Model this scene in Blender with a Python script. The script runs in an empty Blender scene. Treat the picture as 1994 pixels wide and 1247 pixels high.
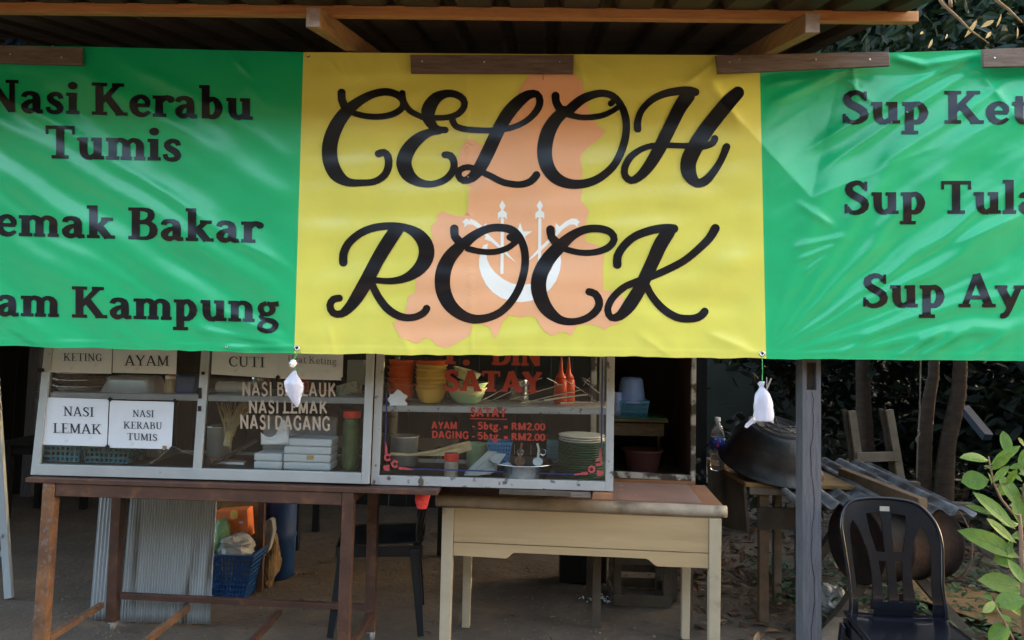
import bpy, bmesh, math, random
from mathutils import Vector, Matrix, noise
from mathutils.geometry import tessellate_polygon

C = bpy.context.scene.collection
R = math.radians
random.seed(7)

# ------------------------------------------------------------------ camera
FPX, PPX, PPY = 1500.0, 997.0, 545.0          # photo pixels
CAM = Vector((0, 0, 1.6))
YAW, PITCH, ROLL = R(1.9), R(3.86), R(1.4)
CR = (Matrix.Rotation(YAW, 3, 'Z') @ Matrix.Rotation(R(90) + PITCH, 3, 'X') @ Matrix.Rotation(ROLL, 3, 'Z'))
cam_d = bpy.data.cameras.new('camera')
cam_d.sensor_width = 36.0
cam_d.lens = 36.0 * FPX / 1994.0
cam_d.shift_y = (PPY - 623.5) / 1994.0
cam_d.clip_start, cam_d.clip_end = 0.05, 2000
cam = bpy.data.objects.new('camera', cam_d)
cam.matrix_world = Matrix.Translation(CAM) @ CR.to_4x4()
C.objects.link(cam)
bpy.context.scene.camera = cam

# ------------------------------------------------------------------ sky, sun, exposure
SUN_AZ, SUN_EL = R(66), R(11)                 # clockwise from +Y (straight ahead), height
W = bpy.data.worlds.new('World')
bpy.context.scene.world = W
W.use_nodes = True
nt = W.node_tree
sky = nt.nodes.new('ShaderNodeTexSky')
sky.sky_type = 'NISHITA'
sky.sun_disc = False
sky.sun_elevation = SUN_EL
sky.sun_rotation = SUN_AZ
sky.air_density, sky.dust_density, sky.ozone_density = 0.85, 4.0, 0.0
bg = nt.nodes['Background']
nt.links.new(sky.outputs[0], bg.inputs[0])
bg.inputs[1].default_value = 0.13
sd = bpy.data.lights.new('sun', 'SUN')
sd.energy, sd.angle, sd.color = 2.0, R(0.5), (1.0, 0.66, 0.36)
so = bpy.data.objects.new('sun', sd)
sdir = Vector((math.sin(SUN_AZ) * math.cos(SUN_EL), math.cos(SUN_AZ) * math.cos(SUN_EL), math.sin(SUN_EL)))
so.rotation_euler = sdir.to_track_quat('Z', 'Y').to_euler()
so.location = (6, 3, 6)
C.objects.link(so)
vs = bpy.context.scene.view_settings
vs.view_transform, vs.look, vs.exposure, vs.gamma = 'Standard', 'None', 3.98, 1.0
bpy.context.scene.cycles.max_bounces = 8
bpy.context.scene.cycles.transparent_max_bounces = 16

# ------------------------------------------------------------------ pixel <-> place
def ray(px, py):
    return CR @ Vector(((px - PPX) / FPX, -(py - PPY) / FPX, -1.0))
def at(px, py, Y):
    d = ray(px, py)
    return CAM + d * ((Y - CAM.y) / d.y)
def atz(px, py, z):
    d = ray(px, py)
    return CAM + d * ((z - CAM.z) / d.z)
def m(px, Y):
    return px * Y / FPX

# ------------------------------------------------------------------ mesh builder
ORG = {}
class MB:
    def __init__(s):
        s.v, s.f = [], []
    def add(s, vs_, fs):
        o = len(s.v)
        s.v += [Vector(p) for p in vs_]
        s.f += [[i + o for i in f] for f in fs]
        return s
    def box(s, c, d, rot=None):
        c, h = Vector(c), Vector(d) * .5
        pts = []
        for z in (-1, 1):
            for x, y in ((-1, -1), (1, -1), (1, 1), (-1, 1)):
                p = Vector((x * h.x, y * h.y, z * h.z))
                if rot: p = rot @ p
                pts.append(c + p)
        return s.add(pts, [(3, 2, 1, 0), (4, 5, 6, 7), (0, 1, 5, 4), (1, 2, 6, 5), (2, 3, 7, 6), (3, 0, 4, 7)])
    def hexa(s, p):            # 8 corners: bottom 4 ccw, top 4 ccw
        return s.add(p, [(3, 2, 1, 0), (4, 5, 6, 7), (0, 1, 5, 4), (1, 2, 6, 5), (2, 3, 7, 6), (3, 0, 4, 7)])
    def slab(s, quad, dv):     # front quad (4 pts, ccw seen from camera: bl br tr tl) pushed back along dv
        q = [Vector(p) for p in quad]; dv = Vector(dv)
        return s.hexa([q[0], q[1], q[1] + dv, q[0] + dv, q[3], q[2], q[2] + dv, q[3] + dv])
    def beam(s, p0, p1, w, h, up=(0, 0, 1), w1=None, h1=None):
        p0, p1 = Vector(p0), Vector(p1)
        w1, h1 = w1 or w, h1 or h
        d = (p1 - p0).normalized(); u = Vector(up)
        x = d.cross(u)
        if x.length < 1e-4: x = d.cross(Vector((0, 1, 0)))
        x.normalize(); u = x.cross(d).normalized()
        a = [p0 - x*w/2 - u*h/2, p0 + x*w/2 - u*h/2, p0 + x*w/2 + u*h/2, p0 - x*w/2 + u*h/2]
        b = [p1 - x*w1/2 - u*h1/2, p1 + x*w1/2 - u*h1/2, p1 + x*w1/2 + u*h1/2, p1 - x*w1/2 + u*h1/2]
        return s.add(a + b, [(0, 1, 2, 3), (7, 6, 5, 4), (1, 0, 4, 5), (2, 1, 5, 6), (3, 2, 6, 7), (0, 3, 7, 4)])
    def tube(s, pts, r, n=8, caps=True):
        pts = [Vector(p) for p in pts]; k = len(pts)
        rs = r if isinstance(r, (list, tuple)) else [r] * k
        o = len(s.v); prev = None
        for i, p in enumerate(pts):
            d = (pts[min(i + 1, k - 1)] - pts[max(i - 1, 0)]).normalized()
            if prev is None:
                x = d.orthogonal().normalized()
            else:
                x = (prev - d * prev.dot(d)).normalized()
            prev = x; y = d.cross(x)
            for j in range(n):
                a = 2 * math.pi * j / n
                s.v.append(p + (x * math.cos(a) + y * math.sin(a)) * rs[i])
        for i in range(k - 1):
            for j in range(n):
                j2 = (j + 1) % n
                s.f.append([o + i*n + j, o + i*n + j2, o + (i+1)*n + j2, o + (i+1)*n + j])
        if caps:
            s.f.append([o + j for j in reversed(range(n))])
            s.f.append([o + (k-1)*n + j for j in range(n)])
        return s
    def lathe(s, c, prof, n=24, M=None, sx=1.0, sy=1.0):
        c = Vector(c); o = len(s.v); M = M or Matrix.Identity(3)
        for r, z in prof:
            for j in range(n):
                a = 2 * math.pi * j / n
                s.v.append(c + M @ Vector((r * sx * math.cos(a), r * sy * math.sin(a), z)))
        for i in range(len(prof) - 1):
            for j in range(n):
                j2 = (j + 1) % n
                s.f.append([o + i*n + j, o + i*n + j2, o + (i+1)*n + j2, o + (i+1)*n + j])
        if prof[0][0] > 1e-5: s.f.append([o + j for j in reversed(range(n))])
        if prof[-1][0] > 1e-5: s.f.append([o + (len(prof)-1)*n + j for j in range(n)])
        return s
    def grid(s, fn, nu, nv):
        o = len(s.v)
        for j in range(nv + 1):
            for i in range(nu + 1):
                s.v.append(Vector(fn(i / nu, j / nv)))
        for j in range(nv):
            for i in range(nu):
                a = o + j*(nu+1) + i
                s.f.append([a, a+1, a+nu+2, a+nu+1])
        return s
    def prism(s, pts, dv):     # flat outline (3-D points) pushed along dv
        pts = [Vector(p) for p in pts]; dv = Vector(dv); n = len(pts); o = len(s.v)
        s.v += pts + [p + dv for p in pts]
        tris = tessellate_polygon([pts])
        s.f += [[o + i for i in t] for t in tris] + [[o + n + i for i in reversed(t)] for t in tris]
        s.f += [[o + i, o + (i+1) % n, o + n + (i+1) % n, o + n + i] for i in range(n)]
        return s
    def xform(s, M, start=0):
        for i in range(start, len(s.v)): s.v[i] = M @ s.v[i]
        return s
    def build(s, name, mat, parent=None, smooth=False, bevel=0, solid=0, local=False, recalc=True):
        if parent is not None:
            org = Vector() if local else ORG[parent.name]
        else:
            if local: org = Vector()
            else:
                xs = [p.x for p in s.v]; ys = [p.y for p in s.v]; zs = [p.z for p in s.v]
                org = Vector(((min(xs)+max(xs))/2, (min(ys)+max(ys))/2, min(zs)))
        me = bpy.data.meshes.new(name)
        me.from_pydata([p - org for p in s.v], [], s.f)
        me.materials.append(mat)
        if recalc:
            b = bmesh.new(); b.from_mesh(me)
            bmesh.ops.recalc_face_normals(b, faces=b.faces)
            b.to_mesh(me); b.free()
        if smooth:
            for p in me.polygons: p.use_smooth = True
        me.update()
        o = bpy.data.objects.new(name, me)
        C.objects.link(o)
        if parent is not None:
            o.parent = parent
            ORG[o.name] = ORG[parent.name].copy()
        else:
            o.location = org
            ORG[o.name] = org.copy()
        if solid:
            md = o.modifiers.new('thickness', 'SOLIDIFY'); md.thickness = solid; md.offset = 0
        if bevel:
            md = o.modifiers.new('edges', 'BEVEL'); md.width = bevel; md.segments = 2; md.limit_method = 'ANGLE'
        return o

def thing(name, label, cat, loc=(0, 0, 0), rz=0, group=None):
    o = bpy.data.objects.new(name, None)
    o.empty_display_size = .1
    C.objects.link(o)
    o.location = loc; o.rotation_euler = (0, 0, rz)
    ORG[o.name] = Vector(loc)
    return tag(o, label, cat, group)
def tag(o, label, cat, group=None):
    o['label'] = label; o['category'] = cat
    if group: o['group'] = group
    return o
def setting(o, kind='structure', label=None):
    o['kind'] = kind
    if label: o['label'] = label
    return o
def dup(root, loc, rz=0, label=None):
    r = root.copy(); C.objects.link(r); r.location = loc; r.rotation_euler = (0, 0, rz)
    if label: r['label'] = label
    ORG[r.name] = Vector(loc)
    for ch in list(root.children):
        c = ch.copy(); C.objects.link(c); c.parent = r
        for g in list(ch.children):
            d = g.copy(); C.objects.link(d); d.parent = c
    return r

# ------------------------------------------------------------------ materials
def pm(name, col, rough=.6, metal=0, var=.18, vs_=6, col2=None, edge=None, stretch=(1, 1, 1),
       bump=0, bs=60, spec=.4, coat=0, trans=0, sss=0, alpha=1, detail=5, third=None):
    mt = bpy.data.materials.new(name); mt.use_nodes = True
    n, l = mt.node_tree.nodes, mt.node_tree.links
    p = n['Principled BSDF']
    tc = n.new('ShaderNodeTexCoord'); mp = n.new('ShaderNodeMapping')
    mp.inputs['Scale'].default_value = stretch
    l.new(tc.outputs['Object'], mp.inputs[0])
    nz = n.new('ShaderNodeTexNoise'); nz.inputs['Scale'].default_value = vs_; nz.inputs['Detail'].default_value = detail
    nz.inputs['Roughness'].default_value = .62
    l.new(mp.outputs[0], nz.inputs['Vector'])
    rp = n.new('ShaderNodeValToRGB'); e = rp.color_ramp.elements
    c = Vector(col)
    if col2 is None:
        a, b = c * (1 - var), c * (1 + var)
    else:
        a, b = c, Vector(col2)
    lo, hi = edge or (.3, .7)
    e[0].position, e[1].position = lo, hi
    e[0].color = (*a, 1); e[1].color = (*[min(x, .95) for x in b], 1)
    l.new(nz.outputs[0], rp.inputs[0])
    out = rp.outputs[0]
    if third is not None:      # (colour, scale, lo, hi): dirt or chips with a shape of their own
        n3 = n.new('ShaderNodeTexNoise'); n3.inputs['Scale'].default_value = third[1]; n3.inputs['Detail'].default_value = 6
        l.new(mp.outputs[0], n3.inputs['Vector'])
        r3 = n.new('ShaderNodeMapRange'); r3.inputs[1].default_value = third[2]; r3.inputs[2].default_value = third[3]
        l.new(n3.outputs[0], r3.inputs[0])
        mx = n.new('ShaderNodeMix'); mx.data_type = 'RGBA'
        l.new(r3.outputs[0], mx.inputs[0]); l.new(out, mx.inputs[6]); mx.inputs[7].default_value = (*third[0], 1)
        out = mx.outputs[2]
    l.new(out, p.inputs['Base Color'])
    p.inputs['Roughness'].default_value = rough
    p.inputs['Metallic'].default_value = metal
    p.inputs['Specular IOR Level'].default_value = spec
    p.inputs['Coat Weight'].default_value = coat
    p.inputs['Transmission Weight'].default_value = trans
    p.inputs['Alpha'].default_value = alpha
    if bump:
        nb = n.new('ShaderNodeTexNoise'); nb.inputs['Scale'].default_value = bs; nb.inputs['Detail'].default_value = 6
        l.new(mp.outputs[0], nb.inputs['Vector'])
        bn = n.new('ShaderNodeBump'); bn.inputs['Strength'].default_value = min(1, bump); bn.inputs['Distance'].default_value = .01
        l.new(nb.outputs[0], bn.inputs['Height']); l.new(bn.outputs[0], p.inputs['Normal'])
    return mt

def glassmat(name, tint=(.93, .95, .94), dust=.0035, rough=.02):
    mt = bpy.data.materials.new(name); mt.use_nodes = True
    n, l = mt.node_tree.nodes, mt.node_tree.links
    n.remove(n['Principled BSDF'])
    tr = n.new('ShaderNodeBsdfTransparent'); tr.inputs[0].default_value = (*tint, 1)
    gl = n.new('ShaderNodeBsdfGlossy'); gl.inputs['Roughness'].default_value = rough
    fr = n.new('ShaderNodeFresnel'); fr.inputs[0].default_value = 1.28
    m1 = n.new('ShaderNodeMixShader'); l.new(fr.outputs[0], m1.inputs[0]); l.new(tr.outputs[0], m1.inputs[1]); l.new(gl.outputs[0], m1.inputs[2])
    df = n.new('ShaderNodeBsdfDiffuse'); df.inputs[0].default_value = (.55, .53, .46, 1)
    tc = n.new('ShaderNodeTexCoord'); nz = n.new('ShaderNodeTexNoise'); nz.inputs['Scale'].default_value = 7; nz.inputs['Detail'].default_value = 8
    l.new(tc.outputs['Object'], nz.inputs['Vector'])
    mr = n.new('ShaderNodeMapRange'); mr.inputs[1].default_value = .35; mr.inputs[2].default_value = .8; mr.inputs[4].default_value = dust * 2
    l.new(nz.outputs[0], mr.inputs[0])
    m2 = n.new('ShaderNodeMixShader'); l.new(mr.outputs[0], m2.inputs[0]); l.new(m1.outputs[0], m2.inputs[1]); l.new(df.outputs[0], m2.inputs[2])
    l.new(m2.outputs[0], n['Material Output'].inputs[0])
    return mt

def leafmat(name, cols, rough=.45, trans=.25, scale=3.0):
    mt = bpy.data.materials.new(name); mt.use_nodes = True
    n, l = mt.node_tree.nodes, mt.node_tree.links
    p = n['Principled BSDF']
    gm = n.new('ShaderNodeNewGeometry'); rp = n.new('ShaderNodeValToRGB')
    e = rp.color_ramp.elements
    while len(e) < len(cols): e.new(.5)
    for i, c in enumerate(cols):
        e[i].position = i / (len(cols) - 1); e[i].color = (*c, 1)
    l.new(gm.outputs['Random Per Island'], rp.inputs[0])
    tc = n.new('ShaderNodeTexCoord'); nz = n.new('ShaderNodeTexNoise'); nz.inputs['Scale'].default_value = scale * 14
    l.new(tc.outputs['Object'], nz.inputs['Vector'])
    hs = n.new('ShaderNodeHueSaturation'); mr = n.new('ShaderNodeMapRange'); mr.inputs[3].default_value = .7; mr.inputs[4].default_value = 1.3
    l.new(nz.outputs[0], mr.inputs[0]); l.new(mr.outputs[0], hs.inputs['Value']); l.new(rp.outputs[0], hs.inputs['Color'])
    l.new(hs.outputs[0], p.inputs['Base Color'])
    p.inputs['Roughness'].default_value = rough
    p.inputs['Specular IOR Level'].default_value = .22
    tb = n.new('ShaderNodeBsdfTranslucent'); l.new(hs.outputs[0], tb.inputs[0])
    mx = n.new('ShaderNodeMixShader'); mx.inputs[0].default_value = trans
    l.new(p.outputs[0], mx.inputs[1]); l.new(tb.outputs[0], mx.inputs[2])
    l.new(mx.outputs[0], n['Material Output'].inputs[0])
    return mt

WD = (1, 1, 14)
M = dict(
    ground=pm('dirt', (.098, .073, .051), .95, var=.3, vs_=3, bump=.9, bs=30, third=((.08, .062, .045), 9, .5, .7)),
    pebble=pm('pebble', (.14, .12, .10), .9, var=.4, vs_=9),
    purlin=pm('new_timber', (.40, .18, .06), .7, var=.22, vs_=5, stretch=(1.2, 14, 14), bump=.25, bs=24),
    rafter=pm('rafter_timber', (.27, .145, .06), .7, var=.25, vs_=5, stretch=(14, 1.2, 14), bump=.3, bs=24, third=((.16, .08, .04), 4, .55, .7)),
    endgrain=pm('end_grain', (.26, .21, .185), .85, var=.25, vs_=30, bump=.3),
    roof=pm('roof_sheet', (.028, .019, .011), .7, var=.3, vs_=3, third=((.05, .022, .01), 2, .5, .8)),
    batten=pm('weathered_board', (.135, .098, .075), .85, var=.35, vs_=5, stretch=(2, 22, 22), bump=.5, bs=26, third=((.17, .15, .125), 3, .55, .75)),
    nail=pm('nail_steel', (.6, .6, .6), .35, metal=.8, var=.1),
    post=pm('grey_timber', (.098, .096, .104), .85, var=.28, vs_=5, stretch=(18, 18, 1.5), bump=.5, bs=20),
    dark=pm('dark_gap', (.012, .010, .009), .95, var=.2),
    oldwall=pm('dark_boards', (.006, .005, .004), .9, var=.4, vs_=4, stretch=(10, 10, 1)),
    alu=pm('aluminium', (.30, .32, .315), .45, metal=.2, var=.10, vs_=5, third=((.12, .11, .10), 30, .68, .74)),
    alu_old=pm('worn_aluminium', (.32, .33, .325), .48, metal=.2, var=.12, vs_=5, third=((.09, .075, .06), 26, .60, .66)),
    shelf=pm('shelf', (.22, .23, .225), .5, var=.15),
    plyback=pm('cabinet_back', (.03, .03, .025), .6, var=.25, vs_=4),
    glass=glassmat('pane_glass'),
    brown=pm('brown_paint', (.066, .030, .019), .5, var=.3, vs_=7, third=((.125, .056, .024), 14, .54, .72), bump=.2, bs=50),
    rust=pm('rusty_paint', (.10, .046, .022), .7, var=.35, vs_=10, col2=(.20, .085, .03), edge=(.4, .65), third=((.15, .13, .11), 48, .52, .74), bump=.4, bs=60),
    cream=pm('cream_paint', (.39, .272, .138), .55, var=.10, vs_=3, stretch=(.6, 3, 7), third=((.30, .205, .10), 5, .56, .85), bump=.1, bs=30),
    creamleg=pm('cream_leg_paint', (.38, .31, .205), .6, var=.12, vs_=5, third=((.22, .18, .12), 12, .64, .74)),
    nosing=pm('worn_nosing', (.27, .22, .155), .6, var=.3, vs_=7, third=((.10, .075, .05), 6, .5, .64), bump=.2),
    formica=pm('pink_formica', (.25, .16, .13), .4, var=.12, vs_=6, third=((.5, .4, .32), 20, .66, .72)),
    trim=pm('brown_trim', (.24, .11, .05), .6, var=.25, vs_=8),
    paper=pm('white_paper', (.50, .52, .54), .8, var=.05, vs_=6, third=((.45, .43, .38), 14, .66, .76)),
    ink=pm('black_ink', (.02, .02, .024), .6, var=.1),
    zinc=pm('zinc_sheet', (.31, .335, .34), .5, metal=.1, var=.10, vs_=3, stretch=(6, 6, .7), third=((.09, .075, .055), 2.4, .56, .74)),
    asbestos=pm('weathered_sheet', (.16, .16, .165), .85, var=.4, vs_=4, third=((.045, .042, .04), 7, .42, .60), bump=.4, bs=30),
    blackpl=pm('black_plastic', (.0035, .0045, .0085), .2, var=.2, spec=.5),
    greypl=pm('dark_grey_plastic', (.007, .010, .013), .4, var=.25),
    blue=pm('blue_plastic', (.010, .055, .17), .4, var=.15), ltblue=pm('pale_blue_plastic', (.22, .33, .66), .45, var=.1),
    teal=pm('teal_plastic', (.04, .16, .20), .45, var=.15), bluebask=pm('bright_blue_plastic', (.03, .22, .46), .4, var=.12),
    steel=pm('stainless', (.62, .62, .60), .22, metal=1, var=.1), alum2=pm('dull_aluminium', (.5, .5, .48), .35, metal=.6, var=.15),
    orange=pm('orange_plastic', (.62, .09, .012), .35, var=.12, spec=.5), yellow=pm('yellow_plastic', (.62, .40, .08), .4, var=.12),
    creambowl=pm('cream_melamine', (.62, .60, .42), .35, var=.08), greenbowl=pm('pale_green_melamine', (.36, .52, .30), .35, var=.08),
    redlid=pm('red_plastic', (.62, .035, .02), .35, var=.1), redbottle=pm('red_bottle', (.60, .06, .02), .35, var=.12),
    pinkred=pm('sticker_red', (.33, .05, .055), .5, var=.1), redtext=pm('red_vinyl', (.28, .03, .014), .5, var=.1),
    bluetape=pm('blue_tape', (.012, .022, .10), .5, var=.1), tan=pm('tan_vinyl', (.33, .265, .195), .5, var=.08),
    foam=pm('white_foam', (.6, .62, .63), .7, var=.04), white=pm('white_plastic', (.72, .73, .72), .5, var=.05),
    jar=pm('jar_plastic', (.05, .09, .035), .2, var=.3, vs_=20), jarclear=pm('clear_jar', (.28, .26, .22), .2, var=.25),
    cork=pm('tan_plastic', (.45, .34, .20), .5, var=.1), woodp=pm('bare_wood', (.12, .075, .042), .8, var=.3, vs_=5, stretch=(3, 3, 3), bump=.3),
    oldwood=pm('dull_wood', (.065, .05, .035), .85, var=.35, vs_=6, bump=.4), palewood=pm('pale_wood', (.15, .12, .085), .8, var=.3, vs_=6, bump=.4),
    yelwood=pm('yellow_board', (.19, .105, .032), .75, var=.35, vs_=5, stretch=(2, 12, 2), bump=.3),
    straw=pm('straw', (.48, .38, .20), .8, var=.3, vs_=15), wok=pm('black_basin', (.010, .0105, .012), .42, var=.5, vs_=12, bump=.25, bs=35),
    rustdrum=pm('rusty_drum', (.009, .006, .005), .85, spec=.15, var=.4, vs_=6, col2=(.024, .011, .007), edge=(.4, .7), third=((.02, .018, .017), 4, .5, .6), bump=.4, bs=40),
    plate=pm('green_plate', (.03, .13, .075), .3, var=.12), platew=pm('white_plate', (.72, .68, .60), .3, var=.05),
    cardboard=pm('cardboard', (.13, .08, .035), .85, var=.15), orangebox=pm('orange_card', (.62, .16, .045), .6, var=.1, third=((.75, .5, .1), 6, .62, .68)),
    midrib=pm('leaf_midrib', (.16, .22, .08), .6), bag=pm('clear_bag', (.4, .41, .4), .2, var=.2, vs_=12, trans=.35), tissue=pm('white_tissue', (.74, .76, .78), .8, var=.05),
    cord=pm('green_string', (.06, .34, .10), .6, var=.1), trunk=pm('bark', (.042, .026, .015), .9, var=.4, vs_=9, stretch=(1, 1, 3), bump=.6, bs=40),
    bushstem=pm('woody_stem', (.2, .12, .07), .8, var=.3, vs_=10), twig=pm('twig', (.20, .12, .055), .8, var=.35, vs_=12),
    maroon=pm('maroon_plastic', (.10, .045, .045), .5, var=.15), greencloth=pm('green_mat', (.03, .10, .045), .8, var=.2),
    netred=pm('red_mesh', (.60, .045, .035), .6, var=.3, vs_=60), rubber=pm('caster_rubber', (.25, .23, .2), .7, var=.2),
    litter=leafmat('dry_leaves', [(.03, .018, .011), (.09, .05, .027), (.19, .095, .05), (.05, .034, .02), (.24, .18, .12)], .7, .05),
    cover=leafmat('ground_leaves', [(.018, .045, .016), (.035, .08, .025), (.06, .11, .05)], .5, .2),
    tree=leafmat('tree_leaves', [(.006, .014, .007), (.010, .024, .011), (.02, .034, .010), (.007, .02, .014)], .55, .2),
    farleaf=leafmat('dark_leaves', [(.003, .006, .003), (.005, .011, .004), (.010, .016, .005)], .55, .12),
    bushleaf=leafmat('broad_leaves', [(.022, .062, .022), (.075, .16, .028), (.03, .085, .026), (.12, .21, .032), (.018, .052, .024), (.06, .10, .03)], .55, .3),
    added_bank=pm('shaded_bank', (.010, .011, .006), .95, var=.4, vs_=3),
)

# ------------------------------------------------------------------ leaves and plants
def leaf(mb, p, d, up, L, Wd, curl=.15, fold=.25, n=4):
    p, d, up = Vector(p), Vector(d).normalized(), Vector(up)
    x = d.cross(up)
    if x.length < 1e-3: x = d.orthogonal()
    x.normalize(); up = x.cross(d).normalized()
    o = len(mb.v); prof = [.0, .72, 1.0, .78, .0] if n == 4 else [.0, .55, .86, 1.0, .92, .66, .0]
    k = len(prof) - 1
    for i, w in enumerate(prof):
        t = i / k
        c = p + d * (L * t) - up * (curl * L * t * t)
        if w == 0: mb.v.append(c)
        else:
            e = up * (fold * w * Wd * .5)
            mb.v += [c - x * (w * Wd / 2) + e, c, c + x * (w * Wd / 2) + e]
    def row(i): return o + 1 + (i - 1) * 3
    mb.f += [[o, row(1) + 1, row(1)], [o, row(1) + 2, row(1) + 1]]
    for i in range(1, k - 1):
        a, b = row(i), row(i + 1)
        mb.f += [[a, a + 1, b + 1, b], [a + 1, a + 2, b + 2, b + 1]]
    a, tip = row(k - 1), o + 1 + (k - 1) * 3
    mb.f += [[a, a + 1, tip], [a + 1, a + 2, tip]]
def rnd_dir():
    while True:
        v = Vector((random.uniform(-1, 1), random.uniform(-1, 1), random.uniform(-1, 1)))
        if .05 < v.length < 1: return v.normalized()
def leaf_cloud(mb, centre, rad, n, L, clump=.5, hang=.5):
    c = Vector(centre)
    k = max(6, n // 45)
    cl = []
    for _ in range(k):
        v = rnd_dir() * random.random() ** .4
        cl.append(c + Vector((v.x * rad[0], v.y * rad[1], v.z * rad[2])))
    for _ in range(n):
        q = random.choice(cl) + rnd_dir() * (random.random() ** .6) * clump
        d = rnd_dir(); d.z = d.z * .5 - hang
        l = L * random.uniform(.6, 1.3)
        leaf(mb, q, d, rnd_dir() + Vector((0, 0, .6)), l, l * random.uniform(.34, .5), random.uniform(0, .3))
# ------------------------------------------------------------------ drawn lettering: variable-width strokes on a flat sheet
def spline(pts, step):
    out = []
    k = len(pts)
    for i in range(k - 1):
        p0, p1, p2, p3 = pts[max(i-1, 0)], pts[i], pts[i+1], pts[min(i+2, k-1)]
        n = max(2, int(math.hypot(p2[0]-p1[0], p2[1]-p1[1]) / step))
        for j in range(n):
            t = j / n
            out.append([.5 * (2*b + (c-a)*t + (2*a-5*b+4*c-d)*t*t + (3*b-a-3*c+d)*t**3) for a, b, c, d in zip(p0, p1, p2, p3)])
    out.append(list(pts[-1]))
    return out
class Sheet:
    """Flat marks gathered as (x, y, layer) faces; laid on a surface by a mapping when built."""
    def __init__(s, step): s.v, s.f, s.step, s.layer = [], [], step, 0
    def ribbon(s, pts, round_caps=True, smooth=True, tf=None):
        tf = tf or (lambda x, y: (x, y))
        P = spline(pts, s.step) if smooth else None
        if not smooth:
            P = []
            for a, b in zip(pts[:-1], pts[1:]):
                n = max(1, int(math.hypot(b[0]-a[0], b[1]-a[1]) / s.step))
                P += [[a[i] + (b[i]-a[i]) * j / n for i in range(3)] for j in range(n)]
            P.append(list(pts[-1]))
        o = len(s.v); L = s.layer; s.layer += 1
        k = len(P)
        for i, (x, y, w) in enumerate(P):
            a, b = P[max(i-1, 0)], P[min(i+1, k-1)]
            dx, dy = b[0]-a[0], b[1]-a[1]; h = math.hypot(dx, dy) or 1
            nx, ny = -dy/h, dx/h
            for q in (-.5, 0, .5): s.v.append((*tf(x + nx*w*q, y + ny*w*q), L))
        for i in range(k - 1):
            a, b = o + 3*i, o + 3*i + 3
            s.f += [[a, a+1, b+1, b], [a+1, a+2, b+2, b+1]]
        if round_caps:
            for e, sg in ((0, -1), (k-1, 1)):
                x, y, w = P[e]; a, b = (P[0], P[1]) if e == 0 else (P[-2], P[-1])
                dx, dy = b[0]-a[0], b[1]-a[1]; th = math.atan2(dy, dx) + (math.pi if sg < 0 else 0)
                c = len(s.v); s.v.append((*tf(x, y), L))
                for j in range(9):
                    t = th - math.pi/2 + math.pi*j/8
                    s.v.append((*tf(x + math.cos(t)*w/2, y + math.sin(t)*w/2), L))
                s.f += [[c, c+1+j, c+2+j] for j in range(8)]
    def poly(s, pts, tf=None, maxlen=None):
        tf = tf or (lambda x, y: (x, y))
        q = [Vector((*tf(*p), 0)) for p in pts]
        bm = bmesh.new(); vv = [bm.verts.new(p) for p in q]
        for t in tessellate_polygon([q]):
            try: bm.faces.new([vv[i] for i in t])
            except ValueError: pass
        ml = maxlen or s.step * 3
        for _ in range(7):
            ed = [e for e in bm.edges if e.calc_length() > ml]
            if not ed: break
            bmesh.ops.subdivide_edges(bm, edges=ed, cuts=1)
            bmesh.ops.triangulate(bm, faces=[f for f in bm.faces if len(f.verts) > 3])
        bm.verts.index_update()
        o = len(s.v); L = s.layer; s.layer += 1
        s.v += [(p.co.x, p.co.y, L) for p in bm.verts]
        s.f += [[o + p.index for p in f.verts] for f in bm.faces]
        bm.free()
    def build(s, name, mat, surf, parent, dz=.0018, dl=.000012):
        mb = MB()
        mb.v = [Vector(surf(x, y, dz + dl * L)) for x, y, L in s.v]
        mb.f = s.f
        return mb.build(name, mat, parent, smooth=True, recalc=False)

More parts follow.
